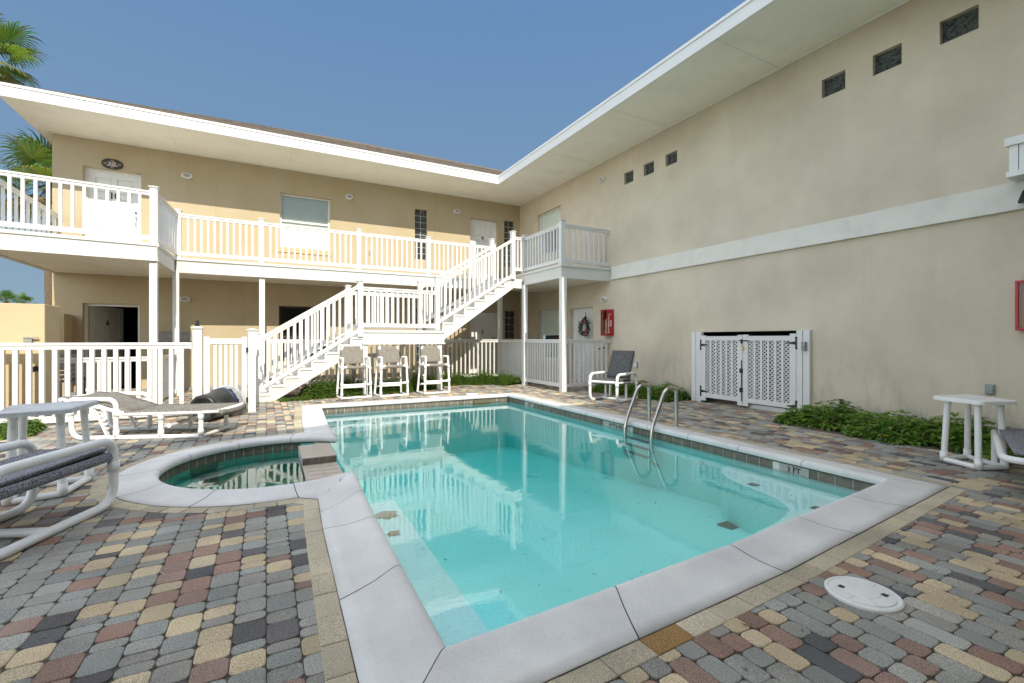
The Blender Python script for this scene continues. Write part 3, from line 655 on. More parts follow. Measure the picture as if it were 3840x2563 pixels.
# six-panel doors
def door(face, h, num=None, swing=None, dp=.16, handle='R', label=None, numsz=.17, numat=None, m=doorm):
    a, b, c, d = h[:4]; t = .055; fr = MB()
    face.box(fr, a, a+t, c, d, -dp-.02, -dp+.035); face.box(fr, b-t, b, c, d, -dp-.02, -dp+.035); face.box(fr, a+t, b-t, d-t, d, -dp-.02, -dp+.035)
    f_ = fr.build('door_frame', framem, BLD)
    a2, b2, c2, d2 = a+t, b-t, c+.01, d-t; w_, h_ = b2-a2, d2-c2
    if swing is None: o = face.p(a2, c2, -dp+.01); u = face.u; nrm = face.w
    else:   # hinged on the left, swung into the room
        o = face.p(a2+.03, c2, -dp-.02); u = (face.u*math.cos(swing)-face.w*math.sin(swing)); nrm = Vector((0, 0, 1)).cross(u)*(1 if Vector((0, 0, 1)).cross(u).dot(face.w) > 0 else -1)
    G = Face(o, u, nrm); lf = MB(); G.box(lf, 0, w_, 0, h_, -.045, -.022)
    cols_ = [(.12*w_/.9, w_/2-.045), (w_/2+.045, w_-.12*w_/.9)]; rows = [(.2, .78), (.92, 1.5), (1.62, h_-.13)]
    us = [0]+[q for c_ in cols_ for q in c_]+[w_]; vs = [0]+[q for r_ in rows for q in r_]+[h_]
    for i in range(len(us)-1):
        for j in range(len(vs)-1):
            if i % 2 == 1 and j % 2 == 1:
                G.box(lf, us[i]+.028, us[i+1]-.028, vs[j]+.028, vs[j+1]-.028, -.022, -.006)
            else: G.box(lf, us[i], us[i+1], vs[j], vs[j+1], -.0215, .0)
    dr = lf.build('door', m, BLD)
    if num: text(num, numsz, numeral, dr, G.p(w_/2, numat or 1.56, .004), G.u, (0, 0, 1), 'door_number', .006)
    hb = MB(); hu = w_-.07
    db = MB(); db.lathe([(0, .03), (.012, .03), (.02, .018), (.04, .018)], G.p(hu, 1.22, 0), nrm, 12); db.build('deadbolt', silver, dr)
    hb.tube([G.p(hu, 1.12, .0), G.p(hu, 1.10, .045), G.p(hu, .98, .05), G.p(hu, .88, .035), G.p(hu, .86, 0)], .01, 8); G.box(hb, hu-.025, hu+.025, 1.04, 1.16, 0, .008)
    hb.v = hb.v; hb.build('door_handle', mat('bronze_handle', (.08, .05, .03), .4, metal=.8) if num == '5' else silver, dr)
    return dr
door(FB, d10, '10', numsz=.2, numat=1.56); door(FB, d9, '9', numat=1.55)
door(FB, d6, '6', swing=R(62), m=mat('grey_door_paint', (.55, .52, .46), .5)); door(FB, d5, '5', numat=1.42); door(FR, rd, None)
# string course on the right wall
mb = MB(); Y0 = 9.03
mb.box(WX-.03, WX-.001, -3, Y0, 2.80, 3.07); mb.box(WX-.055, WX-.001, -3, Y0, 2.74, 2.797); mb.build('string_course', mat('painted_band', (.76, .73, .66), .85, var=(1.5, .06), bump=(140, .4, .005), dirt=(3, .35, (.45, .44, .4), None, (1, 1, 1))), BLD)
# slab at the foot of the back wing
mb = MB(); mb.box(LX, WX-.01, FY-.25, FY-.002, -.01, .055); mb.build('door_step', concrete, BLD)
mb = MB(); a, b = F(585, 1246), F(728, 1281); mb.box(a.x, b.x, FY-.05, FY-.002, b.z, a.z); mb.build('wall_board', concrete, BLD)
# ------------------------------------------------------------------ railings
BSH = {}
def balmesh(h, w=.04):
    k = (round(h, 3), w)
    if k not in BSH:
        m_ = MB(); m_.box(-w/2, w/2, -w/2, w/2, 0, h); o = m_.build('baluster', white, None); BSH[k] = o.data; bpy.data.objects.remove(o)
    return BSH[k]
def railing(parent, a, b, za, zb, h0, h1, spacing=.13, rail_h=.085, w=.04, rw=.055, brackets=True, first=None, trh=None):
    """a,b: xy ends; za,zb base level at each end; rails from base+h0 (bottom rail underside) to base+h1 (top)"""
    a, b = Vector(a), Vector(b); L_ = (b-a).length; d = (b-a)/L_; rz = math.atan2(d.y, d.x); off = Vector(ROOT.get(parent.name, (0, 0, 0))); trh = trh or rail_h
    def P(t, z): q = a+d*t; return Vector((q.x, q.y, za+(zb-za)*t/L_+z))
    def sl(z0, z1, w_, name):
        m_ = MB(); s_ = Vector((-d.y, d.x, 0))*w_/2; A0, A1, B0, B1 = P(0, z0), P(0, z1), P(L_, z0), P(L_, z1)
        m_.hexa([A0-s_, A0+s_, B0+s_, B0-s_, A1-s_, A1+s_, B1+s_, B1-s_]); return m_
    m_ = sl(h1-trh, h1, rw, 0)
    if trh > .07: n_ = sl(h1-trh*.42, h1-trh*.0, rw+.025, 0); m_.v = [v for v in m_.v]; m_ = sl(h1-trh, h1-trh*.42-.001, rw, 0); m_.add(n_.v, n_.f)
    m_.build('top_rail', white, parent, bevel=.004)
    sl(h0, h0+rail_h, rw-.006, 0).build('bottom_rail', white, parent, bevel=.004)
    if brackets:
        m_ = MB()
        for t in (0.012, L_-.012):
            for z in (h0-.008, h1-trh-.008):
                c_ = P(t, z); s_ = Vector((-d.y, d.x, 0))*(rw/2+.014); e = Vector((d.x, d.y, 0))*.011; hh = Vector((0, 0, rail_h+.016))
                m_.hexa([c_-s_-e, c_+s_-e, c_+s_+e, c_-s_+e, c_-s_-e+hh, c_+s_-e+hh, c_+s_+e+hh, c_-s_+e+hh])
        m_.build('rail_bracket', white, parent)
    n = max(1, round(L_/spacing)-1); hh = h1-trh-h0-rail_h
    slope = abs(zb-za)/L_; ex = slope*w/2
    me = balmesh(hh+2*ex+.002, w)
    for i in range(n):
        t = L_*(i+1)/(n+1); q = P(t, h0+rail_h-ex-.001); o = bpy.data.objects.new('baluster', me); col.objects.link(o); o.parent = parent; o.location = q-off; o.rotation_euler = (0, 0, rz)
def post(parent, x, y, z0, z1, w=.11, cap=True, rz=0, name='post', m=None):
    m_ = MB(); c, s = math.cos(rz)*w/2, math.sin(rz)*w/2
    def sq(k, z): return [(x+(-c+s)*k, y+(-s-c)*k, z), (x+(c+s)*k, y+(s-c)*k, z), (x+(c-s)*k, y+(s+c)*k, z), (x+(-c-s)*k, y+(-s+c)*k, z)]
    m_.hexa(sq(1, z0)+sq(1, z1))
    if cap:
        m_.hexa(sq(1.12, z1+.0005)+sq(1.32, z1+.018)); m_.hexa(sq(1.36, z1+.0185)+sq(1.36, z1+.032)); m_.hexa(sq(1.2, z1+.0325)+sq(.5, z1+.05))
    return m_.build(name, m or white, parent, bevel=.003)
RH0, RH1 = .06, .98    # railing heights over the deck
# --- back walkway
WK = thing('balcony_walkway', 'long white upper walkway along the back wing above the staircase', 'balcony', (2.2, 12.4, 0))
YW = 12.38
mb = MB(); mb.box(-1.78, WX-.002, YW+.02, FY-.002, DECK-.035, DECK); mb.build('deck', whitewood, WK)
mb = MB(); mb.box(-1.76, 6.2, YW, YW+.035, DBOT, DECK-.06); mb.box(-1.78, 6.2, YW-.03, YW+.019, DECK-.058, DECK); mb.box(-1.76, 6.2, YW-.018, YW-.001, DBOT-.012, DBOT+.02); mb.build('fascia', whitewood, WK)
def beads(name, x0, x1, y0, y1, z, parent, axis='y', sp=.09):
    m_ = MB(); u0, u1 = (x0, x1) if axis == 'y' else (y0, y1); u = u0
    while u < u1-1e-6:
        v = min(u+sp, u1); q = [(u+.004, z), (u+.011, z-.006), (v-.011, z-.006), (v-.004, z), (v, z+.003)]; q = [(u, z+.003)]+q
        for k in range(len(q)-1):
            a, b = q[k], q[k+1]
            if axis == 'y': m_.add([(a[0], y0, a[1]), (b[0], y0, b[1]), (b[0], y1, b[1]), (a[0], y1, a[1])], [(0, 1, 2, 3)])
            else: m_.add([(x0, a[0], a[1]), (x0, b[0], b[1]), (x1, b[0], b[1]), (x1, a[0], a[1])], [(0, 1, 2, 3)])
        u = v
    return m_.build(name, beadm, parent, recalc=False)
beads('soffit', -1.78, 6.19, YW+.036, FY-.003, DBOT+.02, WK, 'y', .10)
xs = [-1.72, py(980, 981, YW).x, py(1346, 1006, YW).x, py(1607.6, 1022, YW).x, 5.95]
print('walk posts', xs)
for x in xs[:4]: post(WK, x, YW+.06, DECK, DECK+1.03)
for i in range(4): railing(WK, (xs[i]+.06, YW+.06), (min(xs[i+1]-.06, 5.9), YW+.06), DECK, DECK, RH0, RH1)
post(WK, 6.02, YW+.06, DECK, DECK+1.03)
for x in (-.09, 6.26): post(WK, x, YW+.1, 0, DBOT, .12, False, name='support_post')
# --- left balcony
LB = thing('balcony', 'deep white balcony in front of door 10 at the upper left', 'balcony', (-3, 11, 0))
A = (-4.15, 10.52); B = (-1.82, 10.74); YB = 10.74
def slab(parent, P_, z0, z1, m, name):
    m_ = MB(); k = len(P_); m_.add([(x, y, z0) for x, y in P_]+[(x, y, z1) for x, y in P_], [tuple(range(k))[::-1], tuple(range(k, 2*k))]+[(i, (i+1) % k, k+(i+1) % k, k+i) for i in range(k)]); return m_.build(name, m, parent)
slab(LB, [(A[0]+.02, A[1]+.03), (B[0]-.02, B[1]+.03), (B[0]+.03, YW), (-1.783, YW+.02), (-1.783, FY-.003), (A[0]+.02, FY-.003)], DECK-.035, DECK+.001, whitewood, 'deck')
mb = MB()
for (p, q) in ((A, B), (B, (B[0]+.03, YW-.03)), (A, (A[0], FY-.01))):
    mb.bar((*p, (DBOT+DECK-.06)/2), (*q, (DBOT+DECK-.06)/2), .036, DECK-.06-DBOT); mb.bar((*p, DECK-.03), (*q, DECK-.03), .085, .058); mb.bar((*p, DBOT), (*q, DBOT), .06, .03)
mb.build('fascia', whitewood, LB)
beads('soffit', A[0]+.02, -1.783, 10.76, FY-.005, DBOT+.022, LB, 'y', .10)
z1 = DECK+1.03
for (x, y) in ((B[0]-.04, B[1]+.06), (A[0]+.05, A[1]+.07)): post(LB, x, y, DECK, z1, .12)
railing(LB, (A[0]+.1, A[1]+.08), (B[0]-.1, B[1]+.06), DECK, DECK, RH0, RH1, .155, w=.045)
railing(LB, (B[0]-.03, B[1]+.13), (xs[0]-.03, YW), DECK, DECK, RH0, RH1, .185)
railing(LB, (A[0]+.05, A[1]+.14), (A[0]+.05, FY-.02), DECK, DECK, RH0, RH1, .25)
post(LB, B[0]-.05, B[1]+.08, 0, DBOT-.002, .12, False, name='support_post'); post(LB, B[0]+.07, YW+.03, 0, DBOT-.002, .12, False, name='support_post')
# --- right balcony
RB = thing('balcony', 'small white corner balcony against the right wall, top of the stairs', 'balcony', (6.9, 10.8, 0))
BX, BY = 6.2, 9.1
slab(RB, [(BX+.02, BY+.02), (WX-.003, BY+.02), (WX-.003, YW+.019), (BX+.02, YW+.019)], DECK-.035, DECK, whitewood, 'deck')
mb = MB(); mb.box(BX, BX+.035, BY, YW, DBOT, DECK-.06); mb.box(BX-.03, BX+.019, BY-.03, YW-.031, DECK-.058, DECK+.001); mb.box(BX+.0355, WX-.003, BY, BY+.035, DBOT+.001, DECK-.06); mb.box(BX+.0195, WX-.003, BY-.03, BY+.019, DECK-.058, DECK+.001)
mb.box(BX-.015, BX-.001, BY-.015, YW, DBOT-.012, DBOT+.02); mb.box(BX, WX-.06, BY-.015, BY-.001, DBOT-.012, DBOT+.02); mb.build('fascia', whitewood, RB)
beads('soffit', BX+.036, WX-.004, BY+.036, YW+.036, DBOT+.02, RB, 'x', .10)
post(RB, BX+.06, BY+.06, DECK, z1, .12); post(RB, BX+.06, 10.98, DECK, z1, .11)
railing(RB, (BX+.06, BY+.13), (BX+.06, 10.92), DECK, DECK, RH0, RH1, .14); railing(RB, (BX+.13, BY+.06), (WX-.01, BY+.06), DECK, DECK, RH0, RH1, .145)
# --- pool fence, right part (under the balcony)
FX = 6.2
FN = thing('pool_fence', 'white picket pool fence under the corner balcony, ending at the right wall', 'fence', (6.2, 9.0, 0), group='white picket fence runs around the pool')
fy0 = 9.03
post(FN, FX, fy0, 0, DBOT-.013, .13, False); post(FN, FX, 10.86, 0, DBOT-.013, .12, False)
railing(FN, (FX, fy0+.07), (FX, 10.79), 0, 0, .10, 1.24, .118, .09, .036, .05); railing(FN, (FX, 10.93), (6.25, YW+.03), 0, 0, .10, 1.24, .118, .09, .036, .05)
railing(FN, (FX+.07, fy0), (WX-.01, fy0+.06), 0, 0, .10, 1.24, .145, .09, .04, .05)
mb = MB(); a = px(2285, 1303, WX-.12); mb.bar((WX-.35, fy0+.1, 1.0), (WX-.2, fy0+.05, 1.03), .02, .035); mb.build('latch', black, FN)
FC = thing('pool_fence', 'white picket pool fence running behind the staircase and bar stools', 'fence', (3.0, YW, 0), group='white picket fence runs around the pool')
railing(FC, (.0, YW+.1), (3.0, YW+.1), 0, 0, .10, 1.24, .135, .09, .04, .05); railing(FC, (3.12, YW+.1), (6.19, YW+.1), 0, 0, .10, 1.24, .135, .09, .04, .05); post(FC, 3.06, YW+.1, 0, 1.3, .11)
FL_ = thing('pool_fence', 'white picket pool fence on the left, behind the lounger', 'fence', (-2.2, 9.0, 0), group='white picket fence runs around the pool')
railing(FL_, (-4.6, 8.95), (-1.06, 9.0), 0, 0, .035, 1.19, .135, .095, .055, .06, trh=.10)
post(FL_, -.985, 9.0, 0, 1.40, .125)
mb = MB(); mb.box(-1.02, -.96, 8.97, 9.03, 1.452, 1.50); mb.disk(-.99, 9.0, 1.4995, 1.53, .022, 12); mb.box(-1.01, -.97, 8.99, 9.01, 1.53, 1.545); mb.build('latch_housing', black, FL_)
post(FL_, -.215, 9.0, 0, 1.375, .115); post(FL_, -.21, 9.75, 0, 1.375, .11); railing(FL_, (-.213, 9.06), (-.21, 9.69), 0, 0, .06, 1.2, .13, .09, .04, .05)
PR = thing('patio_railing', 'low white railing closing the patio of door 6 under the balcony', 'fence', (-2.5, 10.7, 0))
railing(PR, (-3.3, 10.55), (-1.93, 10.72), 0, 0, .06, .92, .135, .085, .05, .05); railing(PR, (-1.87, 10.88), (-1.77, 12.3), 0, 0, .06, .92, .13, .085, .04, .05)
# pool gate, slightly open
GT = thing('pool_gate', 'white picket gate standing ajar between two capped fence posts', 'gate', (-.30, 8.98, 0))
gd = Vector((-math.cos(R(14)), -math.sin(R(14)), 0)); o_ = Vector((-.30, 8.98, 0)); gw = .60
def gp(t, z): q = o_+gd*t; return (q.x, q.y, z)
m_ = MB(); m_.bar(gp(.035, .09), gp(.035, 1.285), .055, .075, up=gd); m_.build('stile', white, GT); m_ = MB(); m_.bar(gp(gw-.035, .09), gp(gw-.035, 1.285), .055, .075, up=gd); m_.build('stile', white, GT)
m_ = MB(); m_.bar(gp(.073, 1.21), gp(gw-.073, 1.21), .05, .09); m_.build('top_rail', white, GT); m_ = MB(); m_.bar(gp(.073, .15), gp(gw-.073, .15), .05, .09); m_.build('bottom_rail', white, GT)
for k in range(5): m_ = MB(); t = .073+(gw-.146)*(k+1)/6; m_.bar(gp(t, .195), gp(t, 1.165), .022, .045, up=gd); m_.build('picket', white, GT)
for z in (.22, 1.06): m_ = MB(); m_.box(-.30, -.27, 8.90, 8.93, z-.04, z+.04); m_.tube([(-.285, 8.9, z-.045), (-.285, 8.9, z+.045)], .012, 8); m_.build('hinge', black, GT)
# ------------------------------------------------------------------ staircase
SA = R(4.6); SO = Vector((-.19, 10.38, 0))
ST = thing('staircase', 'white timber staircase with a landing rising right to the corner balcony', 'staircase', tuple(SO), SA)
SW = 1.08
def tread_run(x0, z0, n, run, rise, first):
    for k in range(n):
        x = x0+k*run; z = z0+(k+1)*rise
        m_ = MB(); m_.box(x-.03, x+run+.005, .04, SW-.04, z-.035, z); m_.build('tread', whitewood, ST, world=False)
        m_ = MB(); m_.box(x, x+.02, .041, SW-.041, z-rise+.001, z-.036); m_.build('riser', whitewood, ST, world=False)
r1, g1_ = 1.45/9, 2.10/8
r2, g2_ = .202, .295
tread_run(.0, 0, 8, g1_, r1, 0)
tread_run(4.02, 1.45, 7, g2_, r2, 0)
def stringer(y, x0, z0, n, run, rise, drop, endx):
    # sawtooth outer stringer with nosing trim
    top = [(x0, z0)]
    for k in range(n): top += [(x0+k*run, z0+(k+1)*rise), (x0+(k+1)*run, z0+(k+1)*rise)]
    m_ = MB(); xe = x0+n*run; ze = z0+n*rise; w = .04
    sl = (rise/run)
    def low(x): return max(z0 if z0 == 0 else -9, z0+(x-x0)*sl-drop)
    for k in range(n):
        xa, xb = x0+k*run, x0+(k+1)*run; zt = z0+(k+1)*rise-.036
        la, lb = low(xa), low(xb)
        pts = [(xa, la), (xb, lb), (xb, zt), (xa, zt)]
        if la <= z0+1e-6 and z0 == 0 and lb > 0:
            xm = x0+drop/sl; pts = [(xa, 0), (xm, 0), (xb, lb), (xb, zt), (xa, zt)]
        kk = len(pts); m_.add([(p[0], y-w, p[1]) for p in pts]+[(p[0], y, p[1]) for p in pts], [tuple(range(kk)), tuple(range(kk, 2*kk))[::-1]]+[(i, kk+i, kk+(i+1) % kk, (i+1) % kk) for i in range(kk)])
    s_ = m_.build('stringer', whitewood, ST, world=False)
    m_ = MB(); yy = y-w-.012 if y < .5 else y+.012
    ya, yb = (y-w-.022, y-w-.001) if y < .5 else (y+.001, y+.022)
    for k in range(n):
        xa, xb = x0+k*run, x0+(k+1)*run; zt = z0+(k+1)*rise
        m_.box(xa-.03, xb-.0, ya, yb, zt-.045, zt+.002); m_.box(xa-.03, xa+.012, ya+.001, yb, zt-rise+.002, zt-.046)
    m_.build('nosing_trim', white, s_, world=False)
    xm = x0+drop/sl if z0 == 0 else x0
    m_ = MB(); a, b = Vector((xm, y-w/2, max(0.02, low(xm)))), Vector((xe, y-w/2, low(xe))); m_.bar(a-Vector((0, 0, .012)), b-Vector((0, 0, .012)), w+.03, .026); m_.build('edge_trim', white, s_, world=False)
stringer(.04, 0, 0, 8, g1_, r1, .20, 0); stringer(SW, 0, 0, 8, g1_, r1, .20, 0)
stringer(.04, 4.02, 1.45, 7, g2_, r2, .20, 0); stringer(SW, 4.02, 1.45, 7, g2_, r2, .20, 0)
m_ = MB(); m_.box(2.06, 4.02, .0, SW, 1.415, 1.45); m_.build('landing', whitewood, ST, world=False)
m_ = MB(); m_.box(2.06, 4.03, -.035, -.001, 1.15, 1.39); m_.box(2.05, 4.03, -.06, -.002, 1.392, 1.45); m_.box(2.07, 4.05, -.05, -.036, 1.125, 1.155); m_.box(2.06, 4.03, SW+.001, SW+.035, 1.15, 1.41); m_.box(2.061, 2.09, .0, SW, 1.15, 1.41); m_.box(4.0, 4.025, .0, SW, 1.15, 1.41); m_.build('landing_fascia', whitewood, ST, world=False)
for (x, y) in ((2.14, .04), (3.93, .04), (2.14, SW-.04), (3.93, SW-.04)): post(ST, x, y, 0, 1.14, .10, False, name='support_post')
for y in (.0, SW+.0):
    yy = -.02 if y == 0 else SW+.02
    post(ST, .03, yy, .0, 1.33, .10); post(ST, 2.02, yy, 1.30, 2.50, .11); post(ST, 3.85, yy, 1.46, 2.73, .11); post(ST, 6.03, yy, 2.85, 4.10, .11)
    railing(ST, (.085, yy), (1.96, yy), 0, 0, 0, 0, 9) if False else None
    def srail(xa, xb, zta, ztb, zba, zbb, n):
        off = 0
        def S(x, z, w=0): return Vector((x, yy+w, z))
        for (za_, zb_, hh, w_, nm) in ((zta, ztb, .085, .055, 'top_rail'), (zba, zbb, .085, .05, 'bottom_rail')):
            m_ = MB(); m_.hexa([S(xa, za_-hh, -w_/2), S(xb, zb_-hh, -w_/2), S(xb, zb_-hh, w_/2), S(xa, za_-hh, w_/2), S(xa, za_, -w_/2), S(xb, zb_, -w_/2), S(xb, zb_, w_/2), S(xa, za_, w_/2)])
            if nm == 'top_rail':
                w_ += .028; m_.hexa([S(xa, za_-.034, -w_/2), S(xb, zb_-.034, -w_/2), S(xb, zb_-.034, w_/2), S(xa, za_-.034, w_/2), S(xa, za_+.003, -w_/2), S(xb, zb_+.003, -w_/2), S(xb, zb_+.003, w_/2), S(xa, za_+.003, w_/2)])
            m_.build(nm, white, ST, world=False, bevel=.004)
        sl = (ztb-zta)/(xb-xa); hh = zta-.085-zba+.04; me = balmesh(hh, .04)
        for i in range(n):
            t = (i+1)/(n+1); x = xa+(xb-xa)*t; o = bpy.data.objects.new('baluster', me); col.objects.link(o); o.parent = ST; o.location = (x, yy, zba+(zbb-zba)*t-.02)
        m_ = MB()
        for (x, z) in ((xa, zta), (xa, zba), (xb, ztb), (xb, zbb)): m_.box(x-.012, x+.012, yy-.04, yy+.04, z-.10, z+.015)
        m_.build('rail_bracket', white, ST, world=False)
    srail(.085, 1.96, 1.245, 2.43, .30, 1.46, 14)
    srail(2.08, 3.79, 2.40, 2.40, 1.60, 1.60, 12)
    srail(3.91, 5.97, 2.66, 3.90, 1.72, 2.96, 14)
# short rail from the newel to the balcony post
m_ = None
railing(RB, (SO.x+6.09*math.cos(SA), SO.y+6.09*math.sin(SA)), (BX+.03, 10.95), DECK-.02, DECK, RH0, RH1, .11)
m_ = MB(); m_.box(6.087, 6.36, .0, SW, 2.83, 2.865); m_.box(6.087, 6.33, .0, .04, 2.62, 2.829); m_.build('landing', whitewood, ST, world=False)
# ------------------------------------------------------------------ things on the walls
def wall_light(face, u, v, label, oval=True, up=False):
    o = face.p(u, v, 0); t = thing('wall_light', label, 'lamp', tuple(o), group='oval bulkhead lights on the walls')
    m_ = MB()
    def ring(a, b, w): return [face.p(u+a*math.cos(q)*(1 if abs(math.cos(q)) < .9 else .97), v+b*math.sin(q), w) for q in [2*math.pi*k/28 for k in range(28)]]
    A, B = (.12, .066) if not up else (.10, .075)
    r0, r1_, r2_, r3 = ring(A, B, .0), ring(A, B, .05), ring(A*.93, B*.9, .07), ring(A*.72, B*.62, .07); n = 28; V = r0+r1_+r2_+r3
    m_.add(V, [(k*n+i, k*n+(i+1) % n, (k+1)*n+(i+1) % n, (k+1)*n+i) for k in range(3) for i in range(n)], None, False); m_.build('housing', framem, t)
    m_ = MB(); m_.add(ring(A*.74, B*.64, .062), [tuple(range(28))]); m_.build('lens', mat('lens_glass', (.22, .21, .17), .25), t)
    m_ = MB()
    for k in (-1, 0, 1): m_.tube([face.p(u-A*.7, v+k*B*.3, .068), face.p(u+A*.7, v+k*B*.3, .068)], .004, 6)
    m_.build('guard', framem, t)
for (x, y, l, up) in ((702, 661, 'oval white wall light beside door 10 under the upper eave', False), (1309, 740, 'round-oval white wall light right of the upper window with blinds', True), (1712, 795, 'oval white wall light just left of door 9', False), (695, 1123, 'oval white wall light under the walkway, right of door 6', False), (1307, 1140, 'oval wall light seen through the lower stair railing', False)):
    p = F(x, y); wall_light(FB, p.x, p.z, l, True, up)
for (x, y, l) in ((2260, 675, 'oval white wall light high on the right wall, left of three small windows'), (2268.6, 1123, 'oval white wall light above the red cabinet near the wreath door')):
    p = W(x, y); wall_light(FR, -p.y, p.z, l)
# name plaque over door 10
p = F(422, 617); t = thing('name_plaque', 'oval dark ceramic plaque with sunflowers and white script above door 10', 'plaque', tuple(p)); t_ = t
m_ = MB(); n = 32
def el(a, b, w, s=1): return [FB.p(p.x+a*s*math.cos(2*math.pi*k/n), p.z+b*s*math.sin(2*math.pi*k/n), w) for k in range(n)]
m_.add(el(.20, .125, 0)+el(.20, .125, .014)+el(.19, .115, .018), [(k*n+i, k*n+(i+1) % n, (k+1)*n+(i+1) % n, (k+1)*n+i) for k in range(2) for i in range(n)]+[tuple(range(2*n, 3*n))]); m_.build('plate', mat('dark_glaze', (.02, .03, .035), .25), t)
for (dx, dz) in ((-.13, 0), (.13, .0), (0, .08), (0, -.08)):
    m_ = MB(); 
    for k in range(10):
        a = 2*math.pi*k/10; c_, s_ = math.cos(a), math.sin(a); m_.add([FB.p(p.x+dx+.012*c_-.008*s_, p.z+dz+.012*s_+.008*c_, .02), FB.p(p.x+dx+.036*c_, p.z+dz+.03*s_, .021), FB.p(p.x+dx+.012*c_+.008*s_, p.z+dz+.012*s_-.008*c_, .02)], [(0, 1, 2)])
    fl = m_.build('sunflower', mat('sunflower_yellow', (.75, .33, .02), .6), t, recalc=False)
    m_ = MB(); m_.add([FB.p(p.x+dx+.015*math.cos(k), p.z+dz+.015*math.sin(k), .0215) for k in [2*math.pi*q/12 for q in range(12)]], [tuple(range(12))]); m_.build('flower_centre', mat('sunflower_brown', (.12, .04, .01), .7), fl)
for i, s_ in enumerate(('La casa', 'de los', 'Abuelitos')): text(s_, .05, framem, t, FB.p(p.x+(.0), p.z+.035-.035*i, .0225), (1, 0, 0), (0, 0, 1), 'lettering', .001)
# fire cabinets
def fire_cabinet(u, v, w_, h_, d_, label):
    o = FR.p(u, v, 0); t = thing('fire_extinguisher_cabinet', label, 'fire cabinet', tuple(o)); m_ = MB(); a, b, c, d = u-w_/2, u+w_/2, v-h_/2, v+h_/2; k = .03
    for q in ((a, b, d-k, d), (a, b, c, c+k), (a, a+k, c+k, d-k), (b-k, b, c+k, d-k)): FR.box(m_, *q, 0, d_)
    FR.box(m_, a+k, b-k, c+k, d-k, .0, .01); m_.build('case', red, t, bevel=.012)
    m_ = MB(); FR.quad(m_, a+k, b-k, c+k, d-k, d_-.012); m_.build('clear_front', clear, t, recalc=False)
    m_ = MB(); q = FR.p(u, c+k+.01, d_*.5); m_.lathe([(0, .0), (0, .055), (.02, .062), (h_*.5, .062), (h_*.57, .045), (h_*.60, .02), (h_*.66, .02), (h_*.66, 0)], q, (0, 0, 1), 18); e_ = m_.build('extinguisher', mat('extinguisher_body', (.5, .42, .3) if d_ > .17 else (.05, .045, .045), .3, metal=.3), t)
    m_ = MB(); FR.box(m_, u-.02, u+.02, c+k+h_*.66, c+k+h_*.7, d_*.4, d_*.6); m_.bar(FR.p(u-.02, c+k+h_*.70, d_*.5), FR.p(u+.07, c+k+h_*.74, d_*.5), .02, .012); m_.tube([FR.p(u-.01, c+k+h_*.68, d_*.5), FR.p(u-.085, c+k+h_*.6, d_*.5), FR.p(u-.08, c+k+h_*.3, d_*.5)], .011, 8); m_.build('valve', black, e_)
    m_ = MB(); FR.box(m_, u-.063, u+.063, c+k+.15, c+k+.28, d_*.5-.0, d_*.5+.064) if False else None
    return t, (a, b, c, d, d_)
q = px(2310, 1213, WX-.1)
fc, (a, b, c, d, dd) = fire_cabinet(-9.10, W(2290, 1213).z+.01, .27, .66, .21, 'red fire extinguisher cabinet lettered FIRE, mounted left of the lounge chair')
q_ = (WX-dd*.5, 0, 0)
y_ = -b  # side facing the viewer
text('FIRE', .085, framem, fc, (WX-dd*.55, y_-.003, (c+d)/2-.02), (0, 0, -1), (1, 0, 0), 'lettering', .002)
m_ = MB(); xx = WX-dd*.55; m_.tube([(xx-.055, y_-.004, d-.15), (xx-.06, y_-.004, d-.45), (xx-.06, y_-.004, d-.58)], .006, 6); m_.tube([(xx-.055, y_-.004, d-.15), (xx-.02, y_-.004, d-.11), (xx+.03, y_-.004, d-.13)], .006, 6); m_.tube([(xx-.09, y_-.004, d-.58), (xx-.02, y_-.004, d-.575)], .009, 6); m_.build('emblem', framem, fc)
q1, q2 = px(3808, 1054, WX-.1), px(3804, 1240, WX-.1)
fc2, _ = fire_cabinet(-q1.y+.17, (q1.z+q2.z)/2, .34, q1.z-q2.z, .12, 'red extinguisher cabinet with a clear door cut off by the right picture edge')
# small boxes on the right wall
def wallbox(px0, px1, py0, py1, d_, label, m=greyplate, cat='electrical box'):
    a, b = px(px0, py1, WX-d_*.5), px(px1, py1, WX-d_*.5); t_ = W(px0, py0).z; z0 = W(px0, py1).z; u0, u1 = -a.y, -b.y
    o = thing('outlet_box', label, cat, tuple(FR.p((u0+u1)/2, (z0+t_)/2, 0))); m_ = MB(); FR.box(m_, u0, u1, z0, t_, 0, d_*.7); m_.build('case', greyplate, o, bevel=.006)
    m_ = MB(); FR.box(m_, u0+.012, u1-.012, z0+.012, t_-.012, d_*.7, d_); m_.build('cover', m, o, bevel=.004); return o
wallbox(3693, 3731, 1440, 1479, .04, 'square grey outlet box on the wall above the white side table')
wallbox(2380, 2390, 1359, 1380, .05, 'small grey outlet box behind the lounge chair back', framem)
# spigot
p = W(3162, 1512); t = thing('garden_spigot', 'dark metal hose spigot low on the stained right wall', 'tap', tuple(p)); m_ = MB(); q = Vector((WX, p.y, p.z))
m_.tube([q, q+Vector((-.07, 0, 0)), q+Vector((-.10, 0, -.035)), q+Vector((-.10, 0, -.07))], .014, 10); m_.build('spout', black, t); m_ = MB(); m_.tube([q+Vector((-.06, 0, 0)), q+Vector((-.06, 0, .05))], .008, 8); m_.lathe([(0, .0), (0, .03), (.01, .03), (.01, 0)], q+Vector((-.06, 0, .05)), (0, 0, 1), 12); m_.build('handle', black, t)
